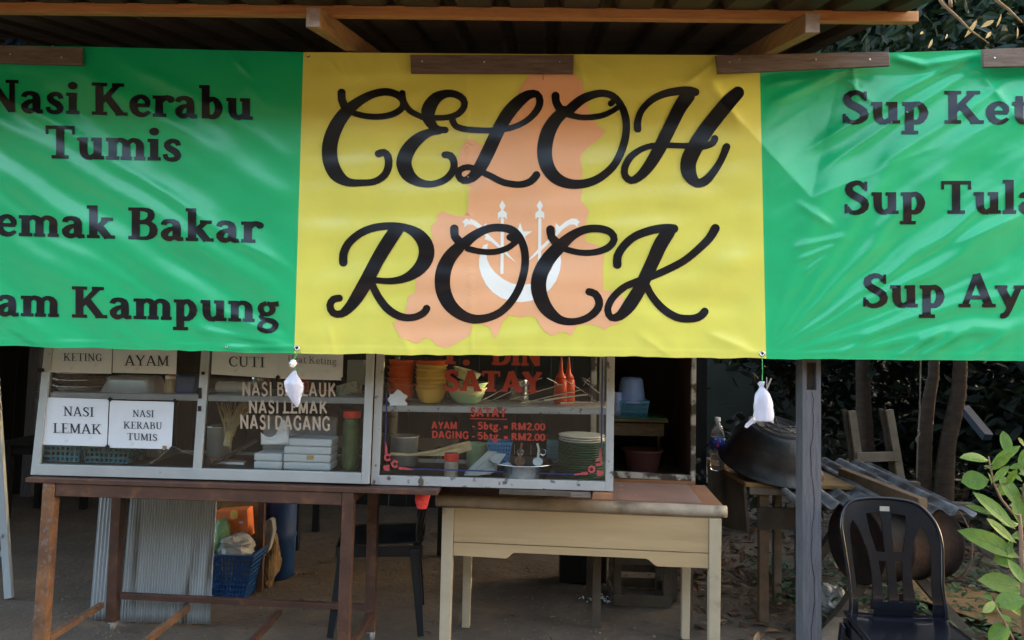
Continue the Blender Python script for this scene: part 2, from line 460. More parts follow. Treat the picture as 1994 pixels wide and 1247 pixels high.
X_ = .66
def glyph(ch, T, t, s):
    """strokes of one letter (cap height 1): list of (points, round, smooth); s = slab thickness (0: none)"""
    o = []
    def st(pts, rc=False, sm=True): o.append((pts, rc, sm))
    def ln(x0, y0, x1, y1, w): o.append(([(x0, y0, w), (x1, y1, w)], False, False))
    def V(x, y0, y1, w=None): ln(x, y0, x, y1, T if w is None else w)
    def H(x0, x1, yc, h): ln(x0, yc, x1, yc, h)
    def sb(x, l, r=None):
        if s: H(x - l, x + (l if r is None else r), s/2, s)
    def stp(x, l, r=None, y=1.0):
        if s: H(x - l, x + (l if r is None else r), y - s/2, s)
    hb = s or t
    if ch == 'n': V(.19, 0, X_); sb(.19, .17); stp(.19, .17, 0, X_); st([(.19, .42, t), (.31, .58, t*1.1), (.44, .60, t*1.3), (.555, .5, T*.95), (.56, .3, T), (.56, 0, T)]); sb(.56, .16); w = .76
    elif ch == 'm':
        V(.19, 0, X_); sb(.19, .17); stp(.19, .17, 0, X_)
        for x in (.19, .54): st([(x, .42, t), (x+.11, .58, t*1.1), (x+.23, .60, t*1.3), (x+.345, .5, T*.95), (x+.35, .3, T), (x+.35, 0, T)]); sb(x+.35, .145)
        w = 1.07
    elif ch == 'u': st([(.18, X_, T), (.18, .3, T), (.22, .12, T*.9), (.36, .05, t*1.3), (.53, .2, t)]); stp(.18, .16, 0, X_); V(.54, 0, X_); stp(.54, .16, 0, X_); sb(.54, 0, .17); w = .74
    elif ch == 'r': V(.19, 0, X_); sb(.19, .17, .19); stp(.19, .17, 0, X_); st([(.19, .38, t), (.28, .55, t*1.4), (.4, .6, T*.8), (.49, .55, T)], True); w = .56
    elif ch == 'a': st([(.12, .48, T*.7), (.15, .57, t*1.3), (.28, .61, t*1.2), (.42, .55, T*.9), (.45, .4, T), (.45, .14, T), (.5, .05, T*.7), (.62, .06, t)]); st([(.45, .39, t), (.27, .35, t*1.2), (.14, .22, T*.95), (.17, .09, T*.8), (.28, .05, t*1.4), (.4, .12, t), (.45, .22, t)]); w = .66
    elif ch == 's': st([(.43, .47, T*.6), (.4, .57, t*1.2), (.26, .61, t*1.2), (.14, .51, T*.8), (.19, .39, T*.9), (.33, .30, T*.95), (.42, .17, T*.85), (.36, .06, t*1.3), (.22, .04, t*1.1), (.12, .09, t*1.1), (.09, .2, T*.6)]); w = .55
    elif ch == 'e': H(.14, .55, .34, t); st([(.51, .34, t*1.1), (.5, .48, T*.75), (.41, .59, t*1.3), (.3, .61, t*1.2), (.16, .5, T*.9), (.13, .32, T), (.19, .13, T*.9), (.33, .05, t*1.4), (.45, .07, t*1.1), (.55, .16, t*.8)]); w = .62
    elif ch in 'bp':
        y0, y1 = (0, 1.03) if ch == 'b' else (-.32, X_)
        V(.19, y0, y1); stp(.19, .17, 0, y1)
        if ch == 'p' and s: H(0, .4, y0 + s/2, s)
        st([(.19, .46, t), (.33, .6, t*1.3), (.46, .56, T*.8), (.54, .33, T), (.46, .1, T*.85), (.33, .05, t*1.2), (.19, .12, t)]); w = .71
    elif ch == 'k': V(.18, 0, 1.03); sb(.18, .16); stp(.18, .16, 0, 1.03); ln(.2, .25, .52, .6, t*1.2); stp(.53, .15, .15, X_); ln(.3, .42, .56, .03, T); sb(.59, .12, .14); w = .75
    elif ch == 'g':
        st([(.28, .61, t*1.2), (.16, .55, T*.7), (.12, .43, T*.8), (.17, .3, T*.7), (.28, .25, t*1.2), (.4, .31, T*.7), (.44, .43, T*.8), (.39, .55, T*.7), (.28, .61, t*1.2)])
        ln(.38, .56, .6, .6, t*1.4); st([(.2, .27, t), (.13, .17, T*.6), (.22, .09, T*.65), (.4, .05, T*.8), (.52, -.06, T*.8), (.45, -.23, t*1.3), (.26, -.28, t*1.3), (.1, -.2, t*1.4), (.13, -.05, t*1.1), (.25, .05, t)]); w = .66
    elif ch == 'i': V(.19, 0, X_); sb(.19, .17); stp(.19, .17, 0, X_); st([(.185, .88, T*1.15), (.195, .88, T*1.15)], True); w = .38
    elif ch == 'l': V(.19, 0, 1.03); sb(.19, .17); stp(.19, .17, 0, 1.03); w = .38
    elif ch == 't': H(.03, .42, X_ - hb/2, hb); st([(.2, .84, T*.8), (.2, .5, T), (.2, .22, T), (.25, .08, T*.8), (.35, .05, t*1.3), (.46, .1, t)]); w = .48
    elif ch == 'y': ln(.13, X_-.03, .38, .03, T); st([(.6, X_-.03, t*1.3), (.42, .15, t*1.4), (.32, -.12, T*.7), (.22, -.25, T*.8), (.12, -.25, T*.6)]); stp(.13, .14, .17, X_); stp(.6, .14, .12, X_); w = .72
    elif ch == 'N': V(.19, 0, 1, t*1.3); ln(.19, .96, .76, .04, T); V(.76, 0, 1, t*1.3); sb(.19, .17); stp(.19, .17, 0); stp(.76, .17); w = .95
    elif ch == 'K': V(.21, 0, 1); sb(.21, .2); stp(.21, .2); ln(.26, .4, .7, .95, t*1.3); ln(.4, .58, .76, .04, T); stp(.7, .16); sb(.78, .15, .17); w = .97
    elif ch == 'T': V(.41, 0, 1); H(.04, .78, 1-hb/2, hb*1.0); sb(.41, .22); (V(.07, .74, 1, hb*.7), V(.75, .74, 1, hb*.7)) if s else 0; w = .83
    elif ch in 'BRP':
        V(.21, 0, 1); stp(.21, .19, 0)
        st([(.21, 1-hb/2, hb), (.42, 1-hb/2, hb*1.1), (.58, .88, T*.8), (.59, .7, T*.85), (.46, .57, t*1.2), (.21, .54, t*1.1)])
        if ch == 'B': sb(.21, .19, 0); st([(.21, .54, t*1.1), (.48, .54, t*1.1), (.64, .43, T*.9), (.65, .2, T), (.5, hb/2, hb*1.1), (.21, hb/2, hb)]); w = .8
        elif ch == 'R': sb(.21, .19); ln(.4, .54, .7, .03, T); sb(.74, .12); w = .84
        else: sb(.21, .19, .22); w = .72
    elif ch == 'S':
        st([(.57, .76, T*.45), (.5, .9, t*1.1), (.36, .95, t*1.3), (.18, .84, T*.9), (.2, .65, T), (.37, .52, T*1.05), (.55, .38, T), (.57, .18, T*.9), (.4, .05, t*1.3), (.22, .06, t*1.1), (.12, .22, T*.45)])
        if s: V(.6, .7, .98, hb*.7); V(.1, .02, .3, hb*.7)
        w = .72
    elif ch == 'A': ln(.13, .02, .42, .98, t*1.3); ln(.42, 1, .75, .02, T); H(.22, .66, .3, t); sb(.13, .15); sb(.75, .18, .16); w = .9
    elif ch == 'E':
        V(.21, 0, 1); H(.02, .64, 1-hb/2, hb); H(.2, .5, .51, t); H(.02, .68, hb/2, hb)
        if s: V(.64, .76, 1, hb*.7); V(.67, 0, .26, hb*.7); V(.5, .4, .62, hb*.6)
        w = .75
    elif ch == 'F': V(.21, 0, 1); H(.02, .64, 1-hb/2, hb); H(.2, .5, .51, t); sb(.21, .2); w = .7
    elif ch == 'I': V(.21, 0, 1); sb(.21, .19); stp(.21, .19); w = .42
    elif ch in 'GC':
        st([(.72, .74, t), (.6, .92, t*1.1), (.43, .96, t*1.2), (.21, .8, T*.9), (.14, .5, T), (.21, .2, T*.9), (.43, .04, t*1.2), (.62, .09, t*1.2)] + ([(.69, .2, T*.8)] if ch == 'G' else [(.74, .26, t)]))
        if s: V(.73, .68, .98, hb*.7)
        if ch == 'G':
            V(.69, .05, .42, T); H(.54, .8, .42, hb)
            w = .86
        else: w = .8
    elif ch == 'M': V(.17, 0, 1, t*1.3); ln(.19, .98, .5, .06, T); ln(.82, .98, .5, .06, t*1.3); V(.85, 0, 1, T); sb(.17, .15); sb(.85, .17); stp(.17, .15, 0); stp(.85, 0, .17); w = 1.05
    elif ch == 'U': st([(.2, 1, T), (.2, .36, T), (.27, .11, T*.8), (.45, .045, t*1.3), (.62, .11, t*1.1), (.69, .33, t*1.3), (.69, 1, t*1.3)]); stp(.2, .18); stp(.69, .16); w = .88
    elif ch == 'L':
        V(.2, 0, 1); stp(.2, .18); H(.02, .64, hb/2, hb)
        if s: V(.63, 0, .28, hb*.7)
        w = .7
    elif ch == 'Y': ln(.12, .97, .42, .45, T); ln(.72, .97, .42, .45, t*1.3); V(.42, 0, .5); stp(.12, .12, .17); stp(.72, .14, .1); sb(.42, .2); w = .84
    elif ch == 'D': V(.21, 0, 1); stp(.21, .19, 0); sb(.21, .19, 0); st([(.21, 1-hb/2, hb), (.42, 1-hb/2, hb*1.1), (.67, .82, T*.9), (.74, .5, T), (.67, .18, T*.9), (.42, hb/2, hb*1.1), (.21, hb/2, hb)]); w = .88
    elif ch == '.': st([(.13, .08, T*1.1), (.14, .08, T*1.1)], True); w = .28
    elif ch == '-': H(.05, .32, .36, T*.8); w = .37
    elif ch == '=': H(.05, .5, .46, t); H(.05, .5, .26, t); w = .56
    elif ch == '5': H(.16, .55, .93, T*.9); V(.16, .52, .97, T*.8); st([(.13, .5, T), (.32, .6, T), (.5, .5, T), (.54, .3, T), (.46, .12, T), (.3, .06, T), (.1, .14, T)]); w = .65
    elif ch == '2': st([(.1, .74, T), (.18, .9, T), (.32, .94, T), (.48, .84, T), (.48, .66, T), (.34, .45, T), (.12, .12, T)]); H(.06, .56, .07, T*.9); w = .65
    elif ch == '0': st([(.32, .94, T), (.14, .78, T), (.1, .5, T), (.14, .22, T), (.32, .06, T), (.5, .22, T), (.54, .5, T), (.5, .78, T), (.32, .94, T)]); w = .65
    else: w = .3
    return o, w
def write(sh, text, x, y, cap, T=.2, t=.11, s=.1, hs=1.2, x1=None, y1=None, slant=0):
    """lay text with its baseline from (x, y); fits to x1 when given; y grows downward"""
    tot = sum(glyph(c, T, t, s)[1] for c in text)
    if x1 is not None: hs = (x1 - x) / (tot * cap)
    full = tot * cap * hs
    sl = ((y1 - y) / full) if y1 is not None else 0
    pos = 0
    for c in text:
        g, w = glyph(c, T, t, s)
        for pts, rc, sm in g:
            def tf(gx, gy, pos=pos):
                X = x + (pos + gx + slant * gy) * cap * hs
                return X, y + (X - x) * sl - gy * cap
            old = sh.step; sh.step = old / cap
            sh.ribbon(pts, rc, sm, tf); sh.step = old
        pos += w
# ------------------------------------------------------------------ ground
def ground_z(x, y):
    return .018 * noise.noise((x * .9, y * .9, 3)) + .006 * noise.noise((x * 5, y * 5, 1))
g = MB()
g.grid(lambda u, v: ((u - .5) * 9, 1.6 + v * 8.4, ground_z((u - .5) * 9, 1.6 + v * 8.4) - .012), 150, 140)
def ring(x0, x1, y0, y1): g.add([(x0, y0, -.012), (x1, y0, -.012), (x1, y1, -.012), (x0, y1, -.012)], [(0, 1, 2, 3)])
ring(-400, 400, -400, 1.6); ring(-400, -4.5, 1.6, 10); ring(4.5, 400, 1.6, 10); ring(-400, 400, 10, 400)
setting(g.build('ground', M['ground'], smooth=True))
pb = MB()
for _ in range(5200):
    x, y = random.uniform(-3, 3.2), random.uniform(3.0, 6.5)
    r = random.uniform(.002, .006) * (1.8 if random.random() < .05 else 1)
    pb.lathe((x, y, ground_z(x, y) - .012), [(r, 0), (r * .8, r * .6), (0, r * .9)], 5, Matrix.Rotation(random.uniform(0, 6), 3, 'Z'), 1, random.uniform(.6, 1))
setting(pb.build('gravel', M['pebble']), 'stuff')
bank = MB()  # added slope that closes off the bright sky behind the trees
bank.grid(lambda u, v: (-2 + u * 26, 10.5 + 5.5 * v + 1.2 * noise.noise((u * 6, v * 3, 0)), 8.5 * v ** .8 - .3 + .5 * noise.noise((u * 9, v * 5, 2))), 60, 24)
setting(bank.build('added_bank', M['added_bank'], smooth=True))
bank = MB()          # unseen bank added behind the viewer to cut low skylight and reflections
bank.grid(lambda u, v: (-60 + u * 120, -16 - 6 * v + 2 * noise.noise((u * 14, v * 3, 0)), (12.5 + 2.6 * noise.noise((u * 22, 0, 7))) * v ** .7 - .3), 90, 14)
setting(bank.build('added_bank', M['added_bank'], smooth=True))

# ------------------------------------------------------------------ stall shelter: roof, beams, posts, added dark walls
roof = thing('stall_shelter', 'open timber shelter with low sheet roof over the food stall', 'shelter', (0, 3.4, 0))
SL = .215
def rz(y): return 2.853 + SL * (y - 2.92)
xr_end = at(1752, 60, 3.0).x
def roof_pt(x, y, dz=0): return (x, y, rz(y) + dz)
rs = MB()
pitch = .205
x = -6.0
cols = []
while x < xr_end + .01:
    for dx, dz in ((0, .002), (.055, .002), (.075, .034), (.115, .034), (.135, .002)):
        if x + dx <= xr_end + .01: cols.append((x + dx, dz))
    x += pitch
for y0, y1 in ((2.60, 3.95), (3.70, 7.4)):
    for (xa, za), (xb, zb) in zip(cols[:-1], cols[1:]):
        lo = 0 if y0 < 3 else -.004
        rs.add([roof_pt(xa, y0, za + lo), roof_pt(xb, y0, zb + lo), roof_pt(xb, y1, zb + lo), roof_pt(xa, y1, za + lo)], [(0, 1, 2, 3)])
rs.build('roof_sheet', M['roof'], roof, solid=.002)
# eave purlin
pa, pb_ = at(-260, 0, 2.92), at(1784, 27, 2.92)
zb_ = at(900, 33, 2.90).z
pur = MB().hexa([(-6, 2.90, zb_), (pb_.x, 2.90, zb_), (pb_.x, 2.948, zb_ + .006), (-6, 2.948, zb_ + .006),
                 (-6, 2.90, zb_ + .042), (pb_.x, 2.90, zb_ + .042), (pb_.x, 2.948, zb_ + .048), (-6, 2.948, zb_ + .048)])
pur.build('eave_beam', M['purlin'], roof, bevel=.003)
for px in (-880, 611, 1581, ):
    xc = at(px, 30, 2.75).x
    rb = MB()
    w = .026; h = .075
    y0, y1 = 2.745, 7.2
    def zt(y): return zb_ - .003 + SL * (y - 2.90)
    rb.hexa([(xc - w, y0, zt(y0) - h), (xc + w, y0, zt(y0) - h), (xc + w, y1, zt(y1) - h), (xc - w, y1, zt(y1) - h),
             (xc - w, y0, zt(y0)), (xc + w, y0, zt(y0)), (xc + w, y1, zt(y1)), (xc - w, y1, zt(y1))])
    r_ = rb.build('rafter', M['rafter'], roof, bevel=.002)
    e = MB().box((xc, y0 - .0022, zt(y0) - h/2), (.050, .003, h - .004))
    e.build('end_grain', M['endgrain'], r_)
# a long timber behind the banner that the battens are nailed to, and rear purlins
MB().box((-.6, 3.42, 2.742), (9.2, .05, .07)).build('wall_plate', M['rafter'], roof)
for y in (4.6, 5.9): MB().box((-1.4, y, rz(y) - .03), (9.0, .045, .045)).build('purlin', M['rafter'], roof)
# grey post with the cut mortise near its top
PY = 3.40
xl, xr_ = at(1563, 900, PY).x, at(1599, 900, PY).x
xm0, xm1 = at(1571, 740, PY).x, at(1590, 740, PY).x
zm0, zm1 = at(1580, 760, PY).z, at(1580, 706, PY).z
Dp = .088
po = MB()
def pbox(x0, x1, y0, y1, z0, z1): po.box(((x0+x1)/2, (y0+y1)/2, (z0+z1)/2), (x1-x0, y1-y0, z1-z0))
pbox(xl, xr_, PY, PY + Dp, -.05, zm0)
pbox(xl, xr_, PY, PY + Dp, zm1, 2.80)
pbox(xl, xm0, PY, PY + Dp, zm0, zm1); pbox(xm1, xr_, PY, PY + Dp, zm0, zm1)
pbox(xm0, xm1, PY + .045, PY + Dp, zm0, zm1)
p_ = po.build('post', M['post'], roof)
bo = MB().box(((xm0+xm1)/2, PY + .040, (zm0+zm1)/2), (xm1-xm0, .008, zm1-zm0)); bo.build('mortise_back', M['oldwood'], p_)
ck = MB()
pts = []
for i in range(40):
    py = 764 + i * 12.4
    pts.append(at(1581 + 3.2 * math.sin(i * .45) + 3 * noise.noise((i * .5, 0, 0)) + i * .07, py, PY - .0012))
for a, b in zip(pts[:-1], pts[1:]):
    wv = .0011 + .0012 * abs(noise.noise((a.z * 9, 0, 5)))
    ck.add([a - Vector((wv, 0, 0)), a + Vector((wv, 0, 0)), b + Vector((wv, 0, 0)), b - Vector((wv, 0, 0))], [(0, 1, 2, 3)])
ck.build('crack', M['dark'], p_)
for x, y in ((-4.6, 3.42), (-4.6, 7.0), (1.2, 7.0)):
    MB().box((x, y, 1.45), (.09, .09, 2.9)).build('post', M['post'], roof)
bw = MB()
x = -5.2
while x < 1.55:
    w = random.uniform(.14, .2)
    bw.box((x + w/2, 7.12 + random.uniform(-.006, .006), 1.75), (w - .004, .02, 3.99)); x += w
bw.build('added_back_wall', M['oldwall'], roof)  # wall added at the rear to keep the interior dark
sw = MB(); y = 4.6
while y < 7.1:
    w = random.uniform(.14, .2); sw.box((-5.2, y + w/2, 1.6), (.02, w - .004, 3.3)); y += w
sw.build('added_side_wall', M['oldwall'], roof)  # unseen wall added to shut out light from the left
# seam wire under the roof
MB().tube([at(262, 18, 2.97), at(334, 92, 3.36)], .0025, 5).build('wire', M['dark'], roof)

# ------------------------------------------------------------------ the banner
BY = 3.30
def sm(a, b, x):
    t = min(1, max(0, (x - a) / (b - a))); return t * t * (3 - 2 * t)
def lerp_tab(tab, x):
    for (x0, y0), (x1, y1) in zip(tab[:-1], tab[1:]):
        if x <= x1: return y0 + (y1 - y0) * (x - x0) / (x1 - x0)
    return tab[-1][1]
TOP = [(-460, 80), (0, 88), (160, 91), (590, 102), (1100, 106), (1480, 108), (1735, 103), (1915, 97), (1994, 95), (2460, 90)]
BOT = [(-460, 668), (0, 674), (573, 689), (1180, 694), (1492, 699), (1994, 703), (2460, 708)]
FOLDS_L = [(-40, 15, .0035), (38, 22, .005), (128, 26, -.004), (182, 13, .0045), (236, 22, .0065), (292, 18, -.003), (338, 24, .005), (400, 15, .003), (452, 30, .005), (545, 22, -.003), (600, 18, .004)]
FOLDS_R = [(7, 2.2, .010), (15, 2.6, .011), (22.5, 1.6, -.006), (29, 2.4, .013), (34.5, 1.5, .012), (40, 2.0, -.006), (46, 2.4, .010), (56, 3, .008), (70, 5, .008)]
def fold_line(x, y, x0, y0, x1, y1, w, a):
    dx, dy = x1 - x0, y1 - y0; L = math.hypot(dx, dy); dx, dy = dx / L, dy / L
    t = (x - x0) * dx + (y - y0) * dy; s = -(x - x0) * dy + (y - y0) * dx
    if t < -20 or t > L + 20: return 0
    e = sm(-20, L * .25, t) * (1 - sm(L * .75, L + 20, t))
    return a * e * math.exp(-abs(s / w) ** 1.5)
WR = [(640, 118, 660, 140, 6, .004), (668, 122, 676, 150, 5, .004), (692, 122, 700, 146, 6, .003), (770, 112, 782, 146, 6, .004), (1118, 112, 1135, 150, 6, .005), (1132, 108, 1185, 134, 7, .003),
      (1395, 120, 1340, 160, 7, .006), (1380, 150, 1440, 240, 10, .006), (1410, 150, 1500, 140, 8, .006), (1490, 165, 1700, 130, 9, .009), (1500, 200, 1640, 140, 12, .010), (1640, 150, 1700, 200, 8, .005), (1660, 130, 1668, 190, 7, .005),
      (1560, 300, 1860, 118, 13, .010), (1600, 330, 1900, 130, 10, .010), (1700, 330, 1980, 150, 12, .009), (1740, 110, 1800, 128, 9, .012), (1800, 128, 1915, 104, 9, .012), (1720, 190, 1880, 120, 9, .008), (1900, 130, 1990, 240, 9, .006),
      (1560, 400, 1620, 440, 8, .005), (1555, 480, 1640, 462, 7, .007), (1560, 505, 1620, 480, 6, .007), (1570, 530, 1600, 505, 5, .005), (1760, 690, 1830, 645, 8, .008), (1800, 692, 1880, 645, 8, .008), (1900, 690, 1960, 650, 8, .006), (1640, 690, 1700, 650, 9, .005), (1850, 480, 1990, 420, 10, .006),
      (460, 118, 485, 145, 6, .005), (480, 160, 520, 210, 12, .003), (380, 640, 560, 672, 9, .006), (420, 678, 570, 676, 5, .004), (20, 640, 70, 668, 8, .005), (230, 640, 270, 672, 9, .003), (300, 560, 560, 660, 12, .006), (1380, 650, 1470, 688, 10, .005), (1250, 655, 1300, 690, 8, .003), (780, 650, 800, 690, 8, .002), (640, 640, 650, 685, 7, .002)]
def disp(x, y):
    d = .010 * noise.noise((x / 260, y / 200, 0)) + .0035 * noise.noise((x / 90, y / 60, 4))
    ml = 1 - sm(505, 600, x)
    if ml > 0:
        xx = x + 22 * noise.noise((x / 160, y / 160, 9))
        for c, w, a in FOLDS_L:
            s = (y - .62 * xx - c) / 1.176
            if abs(s) < w * 3.2: d += ml * 2.1 * a * math.exp(-(s / w) ** 2) * (.55 + .6 * noise.noise((x / 140, c, 1)) + .25)
    mid = sm(560, 640, x) * (1 - sm(1420, 1500, x))
    if mid > 0:
        d += mid * (.0075 * noise.noise((x / 230 + y / 300, y / 44, 2)) + .0025 * noise.noise((x / 60 + y / 200, y / 90, 5)) + .0022 * math.exp(-((x - 905 - .02 * y) / 3.5) ** 2) + .007 * math.exp(-((y - 545 + .35 * (x - 1350)) / 26) ** 2) * sm(1190, 1420, x))
    mr = sm(1470, 1530, x)
    if mr > 0:
        ex, ey = x - 1486, 700 - y
        r = math.hypot(ex, ey) + 1; th = math.degrees(math.atan2(ey, ex)) + 3.0 * noise.noise((x / 120, y / 120, 6))
        k = mr * min(1, r / 330) * (1 - .55 * sm(430, 640, r))
        for t0, w, a in FOLDS_R:
            q = (th - t0) / w
            if abs(q) < 3: d += k * a * math.exp(-q * q)
        d += mr * .0022 * noise.noise((x / 90 + y / 130, (y + .55 * x) / 26, 8))
    if x > 1300 and y < 480:     # the big flap leaning back above a sharp crease
        s1 = ((x - 1400) * 195 - (y - 190) * 180) / 265.4        # above line (1400,190)-(1580,385)
        s2 = ((y - 385) * -420 - (x - 1580) * 170) / 453.1       # above line (1580,385)-(2000,215)
        s = min(s1, s2)
        if s > 0: d -= .072 * (1 - math.exp(-s / 115))
    wr_ = 0
    for x0, y0, x1, y1, w, a in WR:
        if min(x0, x1) - 45 < x < max(x0, x1) + 45 and min(y0, y1) - 45 < y < max(y0, y1) + 45:
            wr_ += 1.25 * fold_line(x, y, x0, y0, x1, y1, w, a)
    e = min(1, (y - 85) / 60) * (.35 + .65 * min(1, max(0, (705 - y) / 60)))
    return d * max(.15, e) + wr_ * min(1, max(.2, (y - 95) / 25))
def B(x, y, off=0):
    lo = lerp_tab(BOT, x); h = lo - y                       # welded hem along the lower edge, and its small scallops
    off = off + .0016 * sm(17, 13, h) + (.004 * noise.noise((x / 38, 0, 3)) * sm(60, 0, h))
    y = y + (2.6 * noise.noise((x / 75, 4, 1)) + 1.2 * noise.noise((x / 24, 2, 1))) * sm(40, 0, h)
    return at(x, y, BY - disp(x, y) - off)
green = pm('green_vinyl', (.007, .40, .15), .25, var=.05, vs_=3, spec=.58, bump=.13, bs=14)
yellowv = pm('yellow_vinyl', (.66, .625, .11), .27, var=.05, vs_=3, spec=.5, bump=.10, bs=16)
salmon = pm('salmon_print', (.78, .41, .215), .38, var=.03, vs_=2, spec=.45)
emblemw = pm('pale_print', (.78, .80, .76), .4, var=.02, spec=.4)
inkv = pm('black_print', (.004, .0045, .008), .25, var=.1, spec=.4)
ban = thing('banner', 'long green and yellow vinyl banner lettered CELOH ROCK hung under the eave', 'banner', B(1000, 690))
SEAM1, SEAM2 = (591, 103, 573, 690), (1479, 108, 1492, 699)
def seam(sx, v): return sx[0] + (sx[2] - sx[0]) * v
def panel(name, xl_, xr2, nu, mat):
    def f(u, v):
        a, b = xl_(v), xr2(v); x = a + (b - a) * u
        y = lerp_tab(TOP, x) + (lerp_tab(BOT, x) - lerp_tab(TOP, x)) * (1 - v) if False else lerp_tab(TOP, x) + (lerp_tab(BOT, x) - lerp_tab(TOP, x)) * v
        return B(x, y)
    mb = MB().grid(f, nu, 190)
    return mb.build(name, mat, ban, smooth=True)
p1 = panel('side_panel', lambda v: -440 + 10 * v, lambda v: seam(SEAM1, v), 290, green); p1['label'] = 'green banner panel listing Nasi Kerabu Tumis'
p2 = panel('center_panel', lambda v: seam(SEAM1, v), lambda v: seam(SEAM2, v), 250, yellowv); p2['label'] = 'yellow banner panel with the stall name'
p3 = panel('side_panel', lambda v: seam(SEAM2, v), lambda v: 2400 + 8 * v, 310, green); p3['label'] = 'wrinkled green banner panel listing Sup'

def crop(pts, sc, ox, oy): return [(x / sc + ox, y / sc + oy, w / sc) for x, y, w in pts]
mapp = [(1030, 144), (1118, 144), (1133, 160), (1139, 190), (1146, 210), (1154, 235), (1163, 243), (1170, 250), (1180, 255), (1170, 268), (1150, 283), (1131, 302), (1130, 313), (1134, 340), (1133, 375), (1131, 392), (1139, 400), (1147, 412), (1143, 424), (1141, 440), (1140, 470), (1152, 474), (1165, 478), (1176, 490), (1174, 512), (1174, 540), (1173, 565), (1190, 567), (1205, 572), (1215, 582), (1210, 600), (1206, 630), (1190, 634), (1177, 644), (1166, 636), (1150, 632), (1125, 634), (1112, 655), (1103, 648), (1090, 647), (1075, 655), (1060, 645), (1050, 632), (1045, 620), (1030, 615), (1015, 618), (990, 613), (980, 625), (972, 645), (963, 660), (955, 640), (940, 632), (920, 628), (916, 650), (908, 658), (890, 668), (870, 678), (850, 672), (838, 660), (825, 659), (812, 669), (800, 664), (780, 658), (770, 640), (765, 628), (780, 620), (789, 610), (790, 600), (795, 578), (808, 570), (810, 540), (830, 505), (842, 470), (840, 440), (850, 430), (853, 418), (862, 411), (872, 416), (890, 421), (905, 420), (911, 405), (912, 380), (917, 365), (905, 358), (888, 350), (889, 335), (885, 320), (892, 310), (897, 290), (902, 280), (912, 271), (925, 274), (935, 282), (960, 285), (985, 240), (1000, 200), (1010, 180), (1022, 160)]
def jag(pts, amp, n):
    out = []
    for i, (a, b) in enumerate(zip(pts, pts[1:] + pts[:1])):
        out.append(a); L = math.hypot(b[0]-a[0], b[1]-a[1]); k = int(L / n)
        if i in (0, 98, 99): k = 0
        for j in range(1, k):
            t = j / k; q = amp * noise.noise((a[0] * .3 + j * 1.7, a[1] * .3, 2))
            out.append((a[0] + (b[0]-a[0])*t + q, a[1] + (b[1]-a[1])*t + q))
    return out
sh = Sheet(7); sh.poly(jag(mapp, 2.5, 7), maxlen=11)
sh.build('map_print', salmon, B, ban, .0015)
# pale emblem: crescent, star, two spears, two daggers
sh = Sheet(5); k5 = 5.196
def E(p): return [(x / k5 + 880, y / k5 + 370) for x, y in p]
cres = []
for i in range(33):
    a = R(205 - i * 230 / 32); cres.append((690 + 418 * math.cos(a + 0) , 720 + 415 * math.sin(math.pi - a) if False else 720 - 415 * math.sin(a)))
cres = [(320, 560), (290, 620), (275, 700), (275, 780), (300, 870), (345, 960), (410, 1035), (500, 1095), (600, 1125), (700, 1138), (800, 1125), (900, 1085), (990, 1010), (1055, 920), (1095, 810), (1105, 720), (1095, 640), (1060, 560), (1030, 540), (1040, 620), (1035, 720), (1005, 810), (950, 885), (880, 935), (790, 955), (690, 960), (600, 945), (520, 905), (440, 840), (385, 770), (355, 700), (350, 640), (365, 545)]
sh.poly(E(cres))
star = [(690 + (128 if i % 2 == 0 else 50) * math.sin(i * math.pi / 5), 460 - (128 if i % 2 == 0 else 50) * math.cos(i * math.pi / 5)) for i in range(10)]
sh.poly(E(star))
for x, yb in ((510, 850), (890, 850)):
    sh.poly(E([(x - 16, 290), (x + 16, 290), (x + 12, yb), (x - 20, yb)]))
    sh.poly(E([(x, 105), (x + 33, 160), (x + 10, 205), (x + 46, 235), (x + 46, 298), (x + 20, 275), (x, 290), (x - 20, 275), (x - 46, 298), (x - 46, 235), (x - 10, 205), (x - 33, 160)]))
for sg in (1, -1):
    def F(p): return E([(700 + sg * (x - 700), y) for x, y in p])
    sh.poly(F([(105, 325), (140, 292), (190, 290), (250, 320), (310, 372), (350, 335), (355, 380), (345, 430), (430, 510), (520, 590), (655, 740), (560, 670), (460, 580), (400, 525), (330, 500), (340, 470), (280, 400), (210, 352), (160, 350), (125, 380), (125, 345)]))
sh.build('emblem', emblemw, B, ban, .0022)
